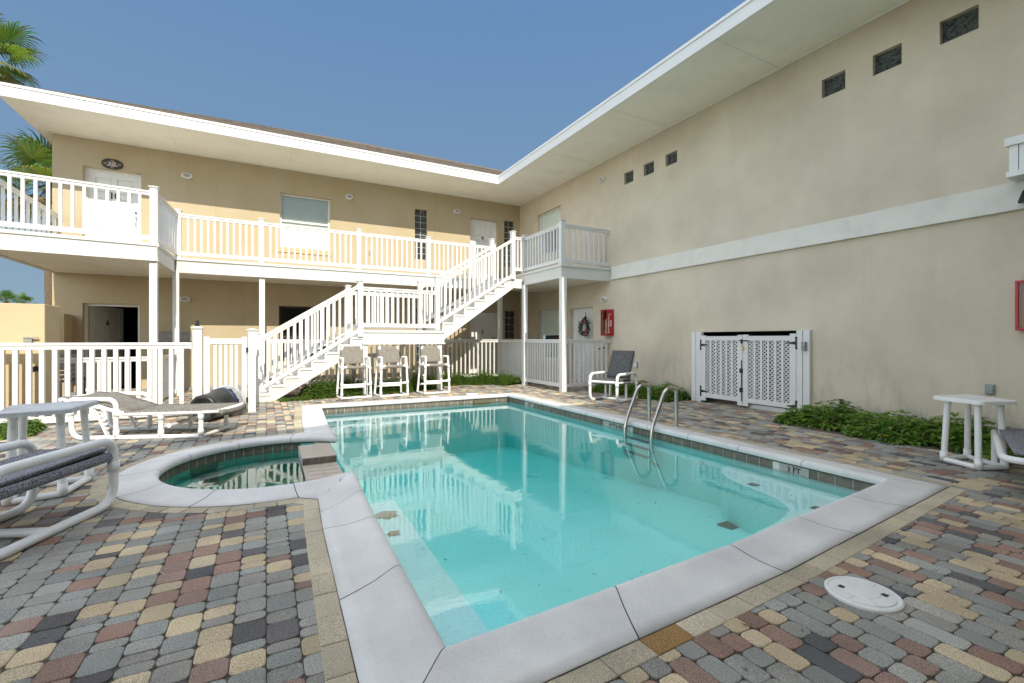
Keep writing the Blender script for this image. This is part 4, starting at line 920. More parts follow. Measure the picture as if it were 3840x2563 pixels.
# wreath
wc = px(2196, 1230.5, WX-.0); wd = MB(); c0 = Vector((WX-.02, px(2196, 1230, WX-.02).y, px(2196, 1230, WX-.02).z)); t = thing('door_wreath', 'dark leafy wreath with pink roses hanging on the white door', 'wreath', tuple(c0))
for k in range(900):
    a = random.uniform(0, 2*math.pi); rr = random.gauss(.17, .035); ctr = c0+Vector((-random.uniform(0, .09), rr*math.cos(a), rr*math.sin(a)*1.12)); d_ = Vector((random.uniform(-1, .3), random.gauss(0, 1), random.gauss(0, 1))).normalized(); e = d_.cross(Vector((random.random(), random.random(), random.random()))).normalized(); l = random.uniform(.03, .055); w_ = l*.25
    g_ = random.choice(((.03, .05, .03), (.05, .06, .045), (.02, .03, .025), (.10, .10, .08))); wd.add([ctr-d_*l*.5, ctr+e*w_, ctr+d_*l*.5, ctr-e*w_], [(0, 1, 2, 3)], g_)
wd.build('foliage', leafm, t, recalc=False)
for (a, r_) in ((2.1, .17), (3.4, .16), (4.4, .17), (-.3, .17), (1.2, .16), (3.9, .2)):
    m_ = MB(); q = c0+Vector((-.09, r_*math.cos(a), r_*math.sin(a)*1.12))
    for k in range(14):
        b_ = random.uniform(0, 6.28); rr = .012+.012*(k % 3); m_.lathe([(0, 0), (0, .014), (.01, .01)], q+Vector((-.01*(2-k % 3), rr*math.cos(b_), rr*math.sin(b_))), (-1, math.cos(b_)*.6, math.sin(b_)*.6), 6)
    m_.build('rose', mat('pink_petals', (.62, .24, .24), .7), t)
m_ = MB(); m_.bar(c0+Vector((-.005, 0, .18)), c0+Vector((-.005, 0, .42)), .02, .006, up=(1, 0, 0)); m_.lathe([(0, 0), (.02, .035), (.06, .04), (.11, .02), (.13, 0)], c0+Vector((-.01, 0, .2)), (0, 0, 1), 12); m_.build('hanger', black, t)
# framed box at the right edge
p0, p1 = px(3784, 520, WX-.30), px(3791, 665, WX-.30); yb = p0.y; t = thing('wall_bay', 'white framed bay box jutting from the right wall, cut by the picture edge', 'bay box', (WX, yb-.4, p1.z)); X0 = WX-.30
m_ = MB(); zt, zb = p0.z, p1.z; m_.box(X0-.03, WX-.001, yb-1.4, yb+.03, zt-.09, zt); m_.box(X0-.02, WX-.001, yb-1.4, yb+.02, zb, zb+.06)
m_.box(X0, X0+.06, yb-.07, yb, zb+.061, zt-.091); m_.box(X0+.012, X0+.05, yb-.14, yb-.075, zb+.061, zt-.091); m_.box(X0+.061, WX-.001, yb-.06, yb-.004, zb+.061, zt-.091); m_.build('frame', framem, t)
m_ = MB(); m_.box(X0+.03, X0+.04, yb-1.4, yb-.141, zb+.061, zt-.091); m_.build('panel', fasciam, t)
m_ = MB(); m_.bar((X0+.05, yb-.16, zb-.005), (WX-.01, yb-.30, zb-.25), .03, .04); m_.build('bracket', concrete, t)
p0, p1 = px(3817, 715, WX-.12), px(3817, 765, WX-.12); t = thing('floodlight', 'dark floodlight under the white bay box at the right edge', 'lamp', (WX, p0.y, p1.z)); m_ = MB(); m_.hexa([(WX-.10, p0.y, p1.z), (WX-.16, p0.y, p1.z), (WX-.16, p0.y-.35, p1.z), (WX-.10, p0.y-.35, p1.z), (WX-.001, p0.y-.03, p0.z), (WX-.10, p0.y-.03, p0.z), (WX-.10, p0.y-.35, p0.z), (WX-.001, p0.y-.35, p0.z)]); m_.build('housing', black, t, bevel=.012)
# small electrical plate on the upper back wall
p = F(1385.6, 952); t = thing('outlet_plate', 'small dark outlet plate on the upper back wall behind the walkway pickets', 'outlet', tuple(p)); m_ = MB(); FB.box(m_, p.x-.02, p.x+.02, p.z-.07, p.z+.07, 0, .012); m_.build('cover', concrete, t)
# ------------------------------------------------------------------ lattice utility doors
LG = thing('lattice_enclosure', 'white lattice double doors of a pump enclosure in the right wall', 'lattice doors', (GX, -(gu0+gu1)/2, 0))
FG = Face((GX, 0, 0), (0, -1, 0), (-1, 0, 0))
def gu(x, y=1300): return -px(x, y, GX).y
lp1, lmid, rp0, rp1 = gu(2628), gu(2784), gu(2986), gu(3008)
m_ = MB(); FG.box(m_, gu0, gu0+.10, 0, gtop, -.088, 0); FG.box(m_, gu0+.104, lp1, 0, gtop, -.088, -.01); m_.build('post', white, LG, bevel=.004)
m_ = MB(); FG.box(m_, rp0, rp1, 0, gtop+.005, -.088, 0); FG.box(m_, rp1+.004, gu1, 0, gtop+.005, -.088, -.012); m_.build('post', white, LG, bevel=.004)
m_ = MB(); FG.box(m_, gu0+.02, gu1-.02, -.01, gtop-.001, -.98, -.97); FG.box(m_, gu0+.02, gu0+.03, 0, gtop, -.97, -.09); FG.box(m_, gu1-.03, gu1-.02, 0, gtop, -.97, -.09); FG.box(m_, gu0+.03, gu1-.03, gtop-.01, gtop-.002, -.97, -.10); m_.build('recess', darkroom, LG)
def leaf(u0, u1, zt0, zt1, name):
    """lattice leaf; zt0/zt1 tops at the two ends"""
    st = .10; r = MB()
    FG.box(r, u0, u0+st, .035, zt0, -.045, 0); l_ = r.build('leaf', white, LG, bevel=.003)
    r = MB(); FG.box(r, u1-st, u1, .035, zt1, -.045, 0); r.build('stile', white, l_, bevel=.003)
    zb, zt = .10, 1.30; r = MB(); FG.box(r, u0+st, u1-st, zt-.085, zt, -.04, -.003); r.build('top_rail', white, l_, bevel=.003); r = MB(); FG.box(r, u0+st, u1-st, zb, zb+.085, -.04, -.003); r.build('bottom_rail', white, l_, bevel=.003)
    a, b, c, d = u0+st, u1-st, zb+.085, zt-.085; k = 5; r = MB()
    for i in range(1, k+1): uu = a+(b-a)*i/(k+1); FG.box(r, uu-.018, uu+.018, c, d, -.02, -.006)
    r.build('slat', white, l_)
    r = MB(); pt = .068; hw_ = .009
    for sgn, wz in ((1, -.024), (-1, -.030)):
        q = -(d-c)-(b-a)
        while q < (b-a)+(d-c):
            # line u = a+q + s, v = c + s (sgn 1) or v = d - s
            s0, s1 = max(0, -q), min(d-c, (b-a)-q)
            if s1-s0 > .01:
                f = (lambda s: (a+q+s, c+s)) if sgn == 1 else (lambda s: (a+q+s, d-s))
                p0_, p1_ = f(s0), f(s1); r.bar(FG.p(*p0_, wz), FG.p(*p1_, wz), hw_*2, .005, up=FG.w)
            q += pt
    r.build('lattice', white, l_)
    return l_
L1 = leaf(lp1+.006, lmid-.004, 1.315, 1.32, 'l'); L2 = leaf(lmid+.004, rp0-.006, 1.325, 1.335, 'r')
for (u_, z_, s_) in ((lp1, 1.13, 1), (lp1, .22, 1), (rp0, 1.18, -1), (rp0, .14, -1)):
    m_ = MB(); FG.box(m_, u_-.012, u_+.012, z_-.085, z_+.085, .0, .01); m_.lathe([(0, 0), (0, .02), (.008, .018), (.008, 0)], FG.p(u_, z_+.085, .0), FG.w, 10); m_.lathe([(0, 0), (0, .02), (.008, .018), (.008, 0)], FG.p(u_, z_-.085, 0), FG.w, 10)
    m_.add([FG.p(u_, z_-.03, .008), FG.p(u_, z_+.03, .008), FG.p(u_+s_*.14, z_+.008, .008), FG.p(u_+s_*.17, z_, .008), FG.p(u_+s_*.14, z_-.008, .008)], [(0, 1, 2, 3, 4)]); m_.lathe([(0, 0), (0, .016), (.006, .014), (.006, 0)], FG.p(u_+s_*.10, z_, .004), FG.w, 10); m_.build('hinge', black, LG)
m_ = MB(); m_.tube([FG.p(lmid-.01, .12, .015), FG.p(lmid-.01, .86, .015)], .008, 8); m_.build('drop_bolt', black, LG)
for z_ in (.33, .68): m_ = MB(); FG.box(m_, lmid-.05, lmid+.01, z_-.05, z_+.03, .0, .018); m_.build('bolt_bracket', black, LG)
m_ = MB(); FG.box(m_, lmid-.06, lmid+.11, 1.205, 1.225, .0, .02); FG.box(m_, lmid-.02, lmid+.005, 1.16, 1.24, .0, .024); m_.build('hasp', black, LG)
m_ = MB(); FG.box(m_, lmid-.012, lmid+.038, 1.045, 1.095, .01, .032); pk = m_.build('padlock', brass, LG, bevel=.004); m_ = MB(); m_.tube([FG.p(lmid-.002, 1.095, .02), FG.p(lmid-.002, 1.125, .02), FG.p(lmid+.013, 1.14, .02), FG.p(lmid+.028, 1.125, .02), FG.p(lmid+.028, 1.095, .02)], .004, 6); m_.build('shackle', silver, pk)
m_ = MB(); FG.box(m_, rp1+.01, gu1-.035, 1.06, 1.20, -.01, .05); kb = m_.build('switch_box', greyplate, LG, bevel=.004); m_ = MB(); m_.lathe([(0, 0), (0, .022), (.015, .018), (.02, 0)], FG.p(rp1+.05, 1.13, .05), FG.w, 12); m_.build('knob', silver, kb)
m_ = MB(); FG.box(m_, lmid+.05, rp0+.0, .0, .07, -.30, -.10); m_.build('kick_board', fasciam, LG)
# ------------------------------------------------------------------ round lids
def lid(x, y, r, label):
    t = thing('skimmer_lid', label, 'lid', (x, y, 0)); m_ = MB(); n = 40
    pr_ = [(r, -.01), (r, .010), (r-.008, .016), (r-.018, .014), (r-.02, .011), (r-.026, .011), (r-.028, .017), (r*.45, .019), (r*.43, .022), (.0001, .022)]
    V = [(x+q*math.cos(2*math.pi*i/n), y+q*math.sin(2*math.pi*i/n), z) for q, z in pr_ for i in range(n)]
    m_.add(V, [(k*n+i, k*n+(i+1) % n, (k+1)*n+(i+1) % n, (k+1)*n+i) for k in range(len(pr_)-1) for i in range(n)]); m_.build('cover', lidm, t)
    for s_ in (-1, 1): m_ = MB(); a = R(125); cx_, cy_ = x+s_*math.cos(a)*r*.55, y+s_*math.sin(a)*r*.55; m_.box(cx_-.012, cx_+.012, cy_-.012, cy_+.012, .019, .0215); m_.build('finger_hole', black, t)
    m_ = MB()
    for k in range(8): a = 2*math.pi*k/8; m_.bar((x+.45*r*math.cos(a), y+.45*r*math.sin(a), .0185), (x+.8*r*math.cos(a), y+.8*r*math.sin(a), .0185), .004, .003)
    m_.build('rib', lidm, t)
lid(2.553, 1.163, .155, 'round white plastic skimmer lid in the near right pavers'); lid(4.09, 9.56, .14, 'round white skimmer lid beyond the far right pool corner'); lid(3.2, 9.52, .10, 'small round white lid between the stools and the far pool edge')
# ------------------------------------------------------------------ pool ladder
LD = thing('pool_ladder', 'curved stainless steel pool ladder at the right pool edge', 'ladder', (5.0, 4.87, 0))
for y in (5.13, 4.61):
    m_ = MB(); m_.tube(fillet([(5.09, y, -.02), (5.09, y, .56), (4.88, y, .56), (4.62, y, .02), (4.60, y, -.42), (4.72, y, -.50)], [0, .20, .18, .14, .08, 0], 8), .027, 14); m_.build('handrail', steel, LD)
    m_ = MB(); m_.lathe([(0, .045), (.01, .04), (.014, .025)], (5.09, y, .003), (0, 0, 1), 16); m_.build('escutcheon', steel, LD)
for z in (-.17, -.27, -.38): m_ = MB(); m_.box(4.575, 4.64, 4.635, 5.105, z-.012, z+.008); m_.build('step', mat('grey_tread', (.25, .25, .25), .5), LD, bevel=.005)
# ------------------------------------------------------------------ furniture
def collar(mb, p, ax, r, l=.03): mb.lathe([(-l, r*.98), (-l, r*1.22), (l, r*1.22), (l, r*.98)], p, ax, 14)
def slab_tex(mb, pts, th, nu=10, nv=10, sag=0, seed=0):
    """soft slab between 4 corner points (top surface), thickness th downward along normal"""
    a, b, c, d = [Vector(p) for p in pts]; nrm = (b-a).cross(d-a).normalized(); top = []; bot = []
    for j in range(nv+1):
        for i in range(nu+1):
            u, v = i/nu, j/nv; p = a*(1-u)*(1-v)+b*u*(1-v)+c*u*v+d*(1-u)*v; e = (min(u, 1-u)*nu < .01) or (min(v, 1-v)*nv < .01)
            s_ = -sag*math.sin(math.pi*u)*math.sin(math.pi*v); r_ = .12*th if e else 0
            top.append(p+nrm*(s_-r_+.0015*math.sin(u*19+v*7+seed))); bot.append(p+nrm*(s_-th+r_))
    k = (nu+1)*(nv+1); f = []
    for j in range(nv):
        for i in range(nu): q = j*(nu+1)+i; f.append((q, q+1, q+nu+2, q+nu+1)); f.append((k+q, k+q+nu+1, k+q+nu+2, k+q+1))
    for i in range(nu): f.append((i, k+i, k+i+1, i+1)); q = nv*(nu+1)+i; f.append((q, q+1, k+q+1, k+q))
    for j in range(nv): q = j*(nu+1); f.append((q, q+nu+1, k+q+nu+1, k+q)); q += nu; f.append((q, k+q, k+q+nu+1, q+nu+1))
    mb.add(top+bot, f, None, True)
def bar_stool(loc, rz, label):
    t = thing('bar_stool', label, 'bar stool', loc, rz, 'tall pool bar stools in a row'); r = .024; W_, D_ = .54, .46
    for y in (-W_/2, W_/2):
        m_ = MB(); s = .03 if y > 0 else -.03
        m_.tube(fillet([(0, y+s, .03), (-.02, y, .80), (-.02, y, .845), (-D_*.75, y, .845), (-D_*.8, y, .66)], [0, .02, .09, .09, 0], 6), r, 12); collar(m_, (-.012, y+s*.4, .62), (0, 0, 1), r); collar(m_, (-.004, y+s*.8, .10), (0, 0, 1), r); collar(m_, (-.008, y+s*.7, .30), (0, 0, 1), r, .045); m_.build('front_leg', pvc, t, world=False)
        m_ = MB(); m_.tube([(-D_, y+s, .03), (-D_*.85, y, .60), (-D_*.85, y, .66)], r, 12); m_.build('rear_leg', pvc, t, world=False)
        m_ = MB(); m_.tube([(0, y+s, .027), (-D_, y+s, .027)], r, 12); m_.build('foot_rail', pvc, t, world=False)
        m_ = MB(); m_.tube([(-.01, y, .655), (-D_*.85, y, .655)], r*.95, 12); m_.build('seat_rail', pvc, t, world=False)
    W2_ = W_/2+.03
    for (x, z, nm) in ((-.006, .29, 'footrest'), (-.0, .027, 'base_bar'), (-D_, .20, 'stretcher'), (-.012, .66, 'seat_bar')):
        m_ = MB(); m_.tube([(x, -W2_*.98, z), (x, W2_*.98, z)], r*.95, 12)
        for y in (-W_/2, W_/2): collar(m_, (x, y*.93, z), (0, 1, 0), r*.9, .04)
        m_.build(nm, pvc, t, world=False)
    m_ = MB(); m_.tube(fillet([(-.36, -.20, .62), (-.44, -.20, 1.06), (-.44, .20, 1.06), (-.36, .20, .62)], .05, 5), r, 12); m_.build('back_frame', pvc, t, world=False)
    for y in (-.185, .185):
        m_ = MB(); collar(m_, (-.438, y, 1.06), (0, 1, 0), r, .025); collar(m_, (-.432, y*1.08, 1.035), (-.08/.44, 0, 1), r, .03); m_.build('corner_fitting', pvc, t, world=False)
    m_ = MB(); m_.tube([(-.012, -.19, .66), (-.010, 0, .652), (-.012, .19, .66)], r*1.5, 12); m_.build('sling_roll', sling_tan, t, world=False)
    m_ = MB(); slab_tex(m_, [(-.025, -.21, .69), (-.025, .21, .69), (-.40, .21, .675), (-.40, -.21, .675)], .05, 8, 8, .02); m_.build('seat_sling', sling_tan, t, world=False)
    m_ = MB()      # back sling with stepped top corners
    def bp(y, z, o): x = -.36-.08*(z-.62)/.44; return (x+o, y, z)
    out = [(-.21, .715), (.21, .715), (.235, .74), (.235, 1.015), (.20, 1.03), (.18, 1.09), (-.18, 1.09), (-.20, 1.03), (-.235, 1.015), (-.235, .74)]; k = len(out)
    V = [bp(y, z, .032) for y, z in out]+[bp(y, z, -.032) for y, z in out]; m_.add(V, [tuple(range(k)), tuple(range(k, 2*k))[::-1]]+[(i, k+i, k+(i+1) % k, (i+1) % k) for i in range(k)]); m_.build('back_sling', sling_tan, t, world=False, bevel=.014)
    return t
def between(a, b): return (a+b)/2
for (fl, fr, lab) in (((1285.8, 1500), (1386.8, 1493), 'tall taupe sling bar stool standing closest to the stairs, left of the other two'), ((1431.5, 1492), (1526, 1485), 'middle one of the three tall taupe sling bar stools'), ((1593, 1482), (1686, 1475), 'tall taupe sling bar stool nearest the corner door 5, right end of the row')):
    a, b = pz(*fl), pz(*fr); c_ = (a+b)/2; d = (b-a); ang = math.atan2(d.y, d.x)-math.pi/2
    ang = ang+R(-9); bar_stool((c_.x, c_.y, 0), ang+math.pi*0+math.pi*0-math.pi*0 if False else math.atan2(-1, .0)+R(4), lab)
def lounge_chair(name, loc, rz, label, L_=.82, W_=.58, r=.028, sling=cushion_dark, cushion=True, back=True, cream=None, armz=.55, seatz=.44, strap=True, wrap=False):
    t = thing(name, label, 'pool chair', loc, rz)
    for y in (-W_/2, W_/2):
        m_ = MB(); m_.tube(fillet([(-L_, y, .10), (-L_, y, armz), (0, y, armz), (0, y, r), (-L_, y, r), (-L_, y, .10)], [0, .15, .13, .15, .13, 0], 8), r, 14)
        collar(m_, (0, y, armz-.20), (0, 0, 1), r, .035); collar(m_, (-L_, y, armz-.22), (0, 0, 1), r, .03); m_.build('side_frame', pvc, t, world=False)
    for (x, z, nm) in ((-.0, seatz-.04, 'front_bar'), (-L_+.0, seatz-.06, 'rear_bar'), (-L_*.55, r, 'base_bar')):
        m_ = MB(); m_.tube([(x, -W_/2, z), (x, W_/2, z)], r*.93, 12); m_.build(nm, pvc, t, world=False)
    if wrap:
        for y in (-W_/2+.01, W_/2-.01): m_ = MB(); m_.tube([(-.035, y, seatz-.045), (-L_+.10, y, seatz-.055)], r*1.08, 14); m_.build('sling_roll', sling, t, world=False); m_ = MB(); m_.tube([(0, y, seatz-.045), (-.05, y, seatz-.045)], r*.95, 12); m_.build('rail_end', pvc, t, world=False)
    for y in ((-W_/2+.07, W_/2-.07) if not wrap else ()): 
        m_ = MB(); m_.tube([(-.03, y, seatz-.055), (-L_, y, seatz-.075)], r*.9, 12); m_.build('seat_rail', pvc, t, world=False)
        m_ = MB(); m_.tube([(-L_*.62, y*1.0, .03), (-L_*.62, y, seatz-.07)], r*.85, 12); m_.build('inner_leg', pvc, t, world=False)
    m_ = MB(); slab_tex(m_, [(-.0, -W_/2+.045, seatz+.02), (-.0, W_/2-.045, seatz+.02), (-L_+.16, W_/2-.045, seatz-.005), (-L_+.16, -W_/2+.045, seatz-.005)], .055 if not wrap else .03, 14, 12, .02 if cushion else .035); m_.build('seat_cushion' if cushion else 'seat_sling', sling, t, world=False)
    m_ = MB(); slab_tex(m_, [(.005, -W_/2+.05, seatz-.042), (.005, W_/2-.05, seatz-.042), (-L_+.16, W_/2-.05, seatz-.06), (-L_+.16, -W_/2+.05, seatz-.06)], .045, 10, 8, .0); m_.build('seat_pad', cream or sling, t, world=False)
    if back:
        x0, x1 = -L_+.20, -L_-.04
        m_ = MB(); slab_tex(m_, [(x0, -W_/2+.05, seatz-.0), (x0, W_/2-.05, seatz-.0), (x1, W_/2-.05, .985), (x1, -W_/2+.05, .985)][::1], -.055, 10, 12, 0); m_.build('back_cushion', sling, t, world=False)
        m_ = MB(); m_.tube(fillet([(x0-.03, -W_/2+.08, seatz-.06), (x1-.05, -W_/2+.08, .96), (x1-.05, W_/2-.08, .96), (x0-.03, W_/2-.08, seatz-.06)], .05), r*.85, 12); m_.build('back_frame', pvc, t, world=False)
        if strap: m_ = MB(); m_.tube([(x1-.06, -W_/2+.07, .93), (x1-.10, -W_/2+.05, .80), (x1-.09, -W_/2+.05, .66)], .006, 6); m_.tube([(x1-.06, -W_/2+.08, .93), (x1-.115, -W_/2+.06, .82), (x1-.12, -W_/2+.06, .70)], .005, 6); m_.build('tie_strap', sling, t, world=False)
    return t
a, b, c_ = pz(2222, 1503), pz(2310, 1516), pz(2384, 1500)
fw = (b-c_).normalized(); cc = (a+b)/2
lounge_chair('lounge_chair', (cc.x+fw.x*.03, cc.y+fw.y*.03, 0), math.atan2(fw.y, fw.x), 'white tube lounge chair with charcoal cushions facing the pool by the red cabinet', W_=.60)
E_ = Vector((-1.0, 4.40, 0)); bk = Vector((-.38, -.925, 0)).normalized(); lt = Vector((-bk.y*-1, 0, 0))
side = Vector((-.925, .38, 0)); cc = E_+side*.27
lounge_chair('lounge_chair', (cc.x, cc.y, 0), math.atan2(-bk.y, -bk.x), 'white tube chair with charcoal woven seat, close up at the left edge', L_=.95, W_=.54, sling=sling_dark, back=False, wrap=True, armz=.50, seatz=.42, r=.030)
# right edge lounger foot
p = pz(3762, 1722, .31); q_ = thing('sun_lounger', 'foot end of a white tube lounger with grey woven sling at the right edge', 'lounger', (p.x, p.y, 0), 0); ROOT[q_.name] = (0, 0, 0)
m_ = MB(); d1 = Vector((.30, -.95, 0)).normalized(); d2 = Vector((.95, .30, 0)).normalized()
def lp(a, b, z): v = d2*a+d1*b; return (v.x, v.y, z)
m_.tube(fillet([lp(1.3, 0, .33), lp(0, 0, .31), lp(0, .62, .31), lp(1.3, .62, .33)], [0, .12, .12, 0], 8), .027, 14); m_.build('frame', pvc, q_, world=False)
for a_ in (1.25,):
    for b_ in (.0, .62): m_ = MB(); m_.tube([lp(a_, b_, .02), lp(a_, b_, .33)], .026, 12); m_.build('leg', pvc, q_, world=False)
m_ = MB(); slab_tex(m_, [lp(.035, .06, .345), lp(.035, .56, .345), lp(1.3, .6, .37), lp(1.3, .02, .37)], -.02, 8, 8, 0); m_.build('sling', sling_dark, q_, world=False)
# sun lounger by the left fence
Lg = pz(272, 1652); Lr = pz(760, 1643); u_ = (Lr-Lg).normalized(); rz = math.atan2(u_.y, u_.x)
LO = thing('sun_lounger', 'low white tube sun lounger with taupe woven sling in the sun by the left fence', 'lounger', (Lg.x, Lg.y, 0), rz); r = .027; WL_ = .60; BL = (Lr-Lg).length
for y in (0, WL_):
    m_ = MB(); m_.tube(fillet([(.52, y, .025), (.0, y, .025), (-.03, y, .50), (.50, y, .50), (.50, y, .025)], [0, .13, .05, .12, 0], 7), r, 12); collar(m_, (-.02, y, .33), (0, 0, 1), r, .03); collar(m_, (.50, y, .33), (0, 0, 1), r, .045); collar(m_, (.50, y, .08), (0, 0, 1), r, .04); m_.build('arm_loop', pvc, LO, world=False)
    m_ = MB(); m_.tube([(.5, y, .025), (BL, y, .025)], r, 12); m_.build('base_rail', pvc, LO, world=False)
    m_ = MB(); m_.tube([(.5, y, .31), (BL-.06, y, .325), (BL+.20, y+.0, .335)], r*.95, 12); m_.build('bed_rail', pvc, LO, world=False)
    for x in (1.02, BL-.02): m_ = MB(); m_.tube([(x, y, .025), (x, y, .32)], r, 12); collar(m_, (x, y, .07), (0, 0, 1), r, .04); collar(m_, (x, y, .27), (0, 0, 1), r, .035); m_.build('leg', pvc, LO, world=False)
    m_ = MB(); m_.tube([(.66, y*.9+.03, .30), (-.14, y*.9+.03, .50)], r*.9, 12); m_.build('back_rail', pvc, LO, world=False)
    m_ = MB(); yy = .06 if y == 0 else WL_-.06; m_.bar((.20, yy, .42), (.36, yy, .04), .05, .02, up=(1, 0, .4))
    for k in range(5): zz = .12+.05*k; m_.box(.30-.02*k+.02, .30-.02*k+.075, yy-.012, yy+.012, zz, zz+.02)
    m_.build('back_rack', pvc, LO, world=False)
for (x, z, nm) in ((.5, .31, 'cross_bar'), (BL, .025, 'base_bar'), (1.02, .14, 'cross_bar'), (BL-.4, .16, 'cross_bar'), (-.14, .50, 'head_bar'), (BL+.20, .335, 'foot_bar')): m_ = MB(); m_.tube([(x, 0, z), (x, WL_, z)], r*.92, 12); m_.build(nm, pvc, LO, world=False)
def strip(mb, prof, y0, y1, th, ny=8, n2=1):
    V = []; k = len(prof)
    for o in (0, -th):
        for (x, z) in prof:
            for j in range(ny+1): v = j/ny; V.append((x, y0+(y1-y0)*v, z+o-.018*math.sin(math.pi*v)+.003*math.sin(x*40+v*6)))
    m = (ny+1); f = []
    for i in range(k-1):
        for j in range(ny): q = i*m+j; f.append((q, q+1, q+m+1, q+m)); q += k*m; f.append((q, q+m, q+m+1, q+1))
        for j in (0, ny): q = i*m+j; f.append((q, q+m, q+m+k*m, q+k*m))
    for i in (0, k-1):
        for j in range(ny): q = i*m+j; f.append((q, q+1, q+1+k*m, q+k*m))
    mb.add(V, f, None, True)
m_ = MB(); strip(m_, [(-.17, .50), (-.13, .535), (0, .525), (.10, .53), (.2, .50), (.35, .44), (.5, .395), (.62, .355)], .02, WL_-.02, .03); m_.build('back_sling', sling_weave, LO, world=False)
m_ = MB(); strip(m_, [(.6, .35), (.7, .35), (.9, .352), (1.1, .352), (1.3, .355), (BL-.05, .355), (BL+.15, .362), (BL+.22, .355), (BL+.24, .325)], -.02, WL_+.02, .05); m_.build('seat_sling', sling_weave, LO, world=False)
# side tables
def side_table(base, h, over, label, tint=pvc):
    b = [Vector(q) for q in base]; c_ = sum(b, Vector((0, 0, 0)))/4; t = thing('side_table', label, 'side table', tuple(c_)); r = .026
    for i in range(4):
        p = b[i]; q = c_+(p-c_)*.86; m_ = MB(); m_.tube([(p.x, p.y, r), (q.x, q.y, h-.03)], r, 14); collar(m_, (p.x, p.y, .06), (0, 0, 1), r, .045); collar(m_, (q.x, q.y, h-.05), (0, 0, 1), r*.95, .02); m_.build('leg', pvc, t)
        m_ = MB(); p2 = b[(i+1) % 4]; m_.tube([(p.x, p.y, r), (p2.x, p2.y, r)], r, 12); m_.build('base_rail', pvc, t)
    tp = [c_+(p-c_).normalized()*((p-c_).length+over) for p in b]; P2 = [(p.x, p.y, 0) for p in tp]; P2 = fillet(P2[3:]+P2+P2[:1], .07, 5)
    out = []
    for i in range(4): 
        p, a_, b_ = tp[i], tp[i-1], tp[(i+1) % 4]; d1, d2 = (a_-p).normalized()*.06, (b_-p).normalized()*.06
        for k in range(6): w_ = k/5; out.append((p+d1)*(1-w_)**2+p*2*w_*(1-w_)+(p+d2)*w_*w_)
    k = len(out); m_ = MB(); cz = Vector((c_.x, c_.y, 0)); V = [(v.x, v.y, h-.038) for v in out]+[(v.x, v.y, h-.006) for v in out]+[tuple((v+(cz-v)*.03)[:2])+(h,) for v in out]+[tuple((v+(cz-v)*.10)[:2])+(h-.004,) for v in out]
    m_.add(V, [tuple(range(k))[::-1]]+[(j*k+i, j*k+(i+1) % k, (j+1)*k+(i+1) % k, (j+1)*k+i) for j in range(3) for i in range(k)]+[tuple(range(3*k, 4*k))]); m_.build('tabletop', tint, t); return t
side_table([(6.05, 2.04, 0), (5.94, 1.75, 0), (6.18, 1.64, 0), (6.40, 1.97, 0)], .665, .10, 'square white plastic side table on the pavers by the right wall')
side_table([(-1.37, 5.30, 0), (-1.415, 4.86, 0), (-1.70, 4.79, 0), (-1.78, 5.22, 0)], .70, .10, 'weathered white side table standing in shade behind the near left chair', mat('worn_white_top', (.62, .63, .64), .6, var=(6, .25), bump=(25, .4, .006), dirt=(9, .6, (.25, .25, .25), None, (1, 1, 1))))
# black barrel with a plastic bag
b0 = pz(757, 1586); b1 = pz(890, 1550); ax = (b1-b0).normalized(); BR = thing('trash_barrel', 'black plastic trash barrel lying on its side with a clear bag over its mouth', 'trash can', tuple(b0))
c0 = b0+Vector((0, 0, .205)); ax3 = Vector((ax.x, ax.y, .05)).normalized(); c0 -= ax*.0
m_ = MB(); m_.lathe([(.02, 0), (.02, .13), (.0, .15), (.0, .185), (.02, .2), (.05, .203), (.10, .197), (.42, .222), (.43, .228), (.56, .238), (.58, .245), (.63, .246), (.63, .225), (.3, .19)], c0, ax3, 36, wob=lambda k, j: 1+.03*((j % 3 == 0) and k in (3, 4, 5))); m_.build('body', barrelm, BR)
m_ = MB(); m_.lathe([(.445, .229), (.448, .236), (.50, .239), (.503, .233)], c0, ax3, 36); m_.build('band', bluem, BR)
m_ = MB(); random.seed(3); wb = {}
def wob(k, j): 
    return 1+.035*math.sin(j*2.3+k*1.7)+.03*math.sin(j*5.1+k)+random.uniform(-.02, .02)
m_.lathe([(.51, .245), (.54, .255), (.60, .262), (.65, .262), (.70, .25), (.72, .20), (.70, .14), (.73, .08), (.75, .02), (.75, 0)], c0, ax3, 40, wob=wob); m_.build('plastic_bag', bag, BR)
# stacked patio chairs behind the railing
def patio_chair(x, y, z, rz, label):
    t = thing('patio_chair', label, 'patio chair', (x, y, z), rz, 'stacked dark patio chairs')
    for k in range(5): m_ = MB(); zz = .45+.085*k; m_.box(-.22+.0*k, -.19, -.24, .24, zz, zz+.065); m_.build('back_slat', darkfab, t, world=False)
    m_ = MB(); m_.box(-.2, .25, -.24, .24, .40, .42); m_.build('seat', darkfab, t, world=False)
    for sx_ in (-.2, .24):
        for sy in (-.23, .23): m_ = MB(); m_.tube([(sx_, sy, 0), (sx_, sy, .42 if sx_ > 0 else .9)], .013, 8); m_.build('leg', darkfab, t, world=False)
for sy in (0,): 
    patio_chair(-3.45, 12.3, 0, R(-60), 'dark slatted patio chair at the bottom of the stack by door 6'); patio_chair(-3.42, 12.28, .09, R(-60), 'dark slatted patio chair at the top of the stack by door 6')
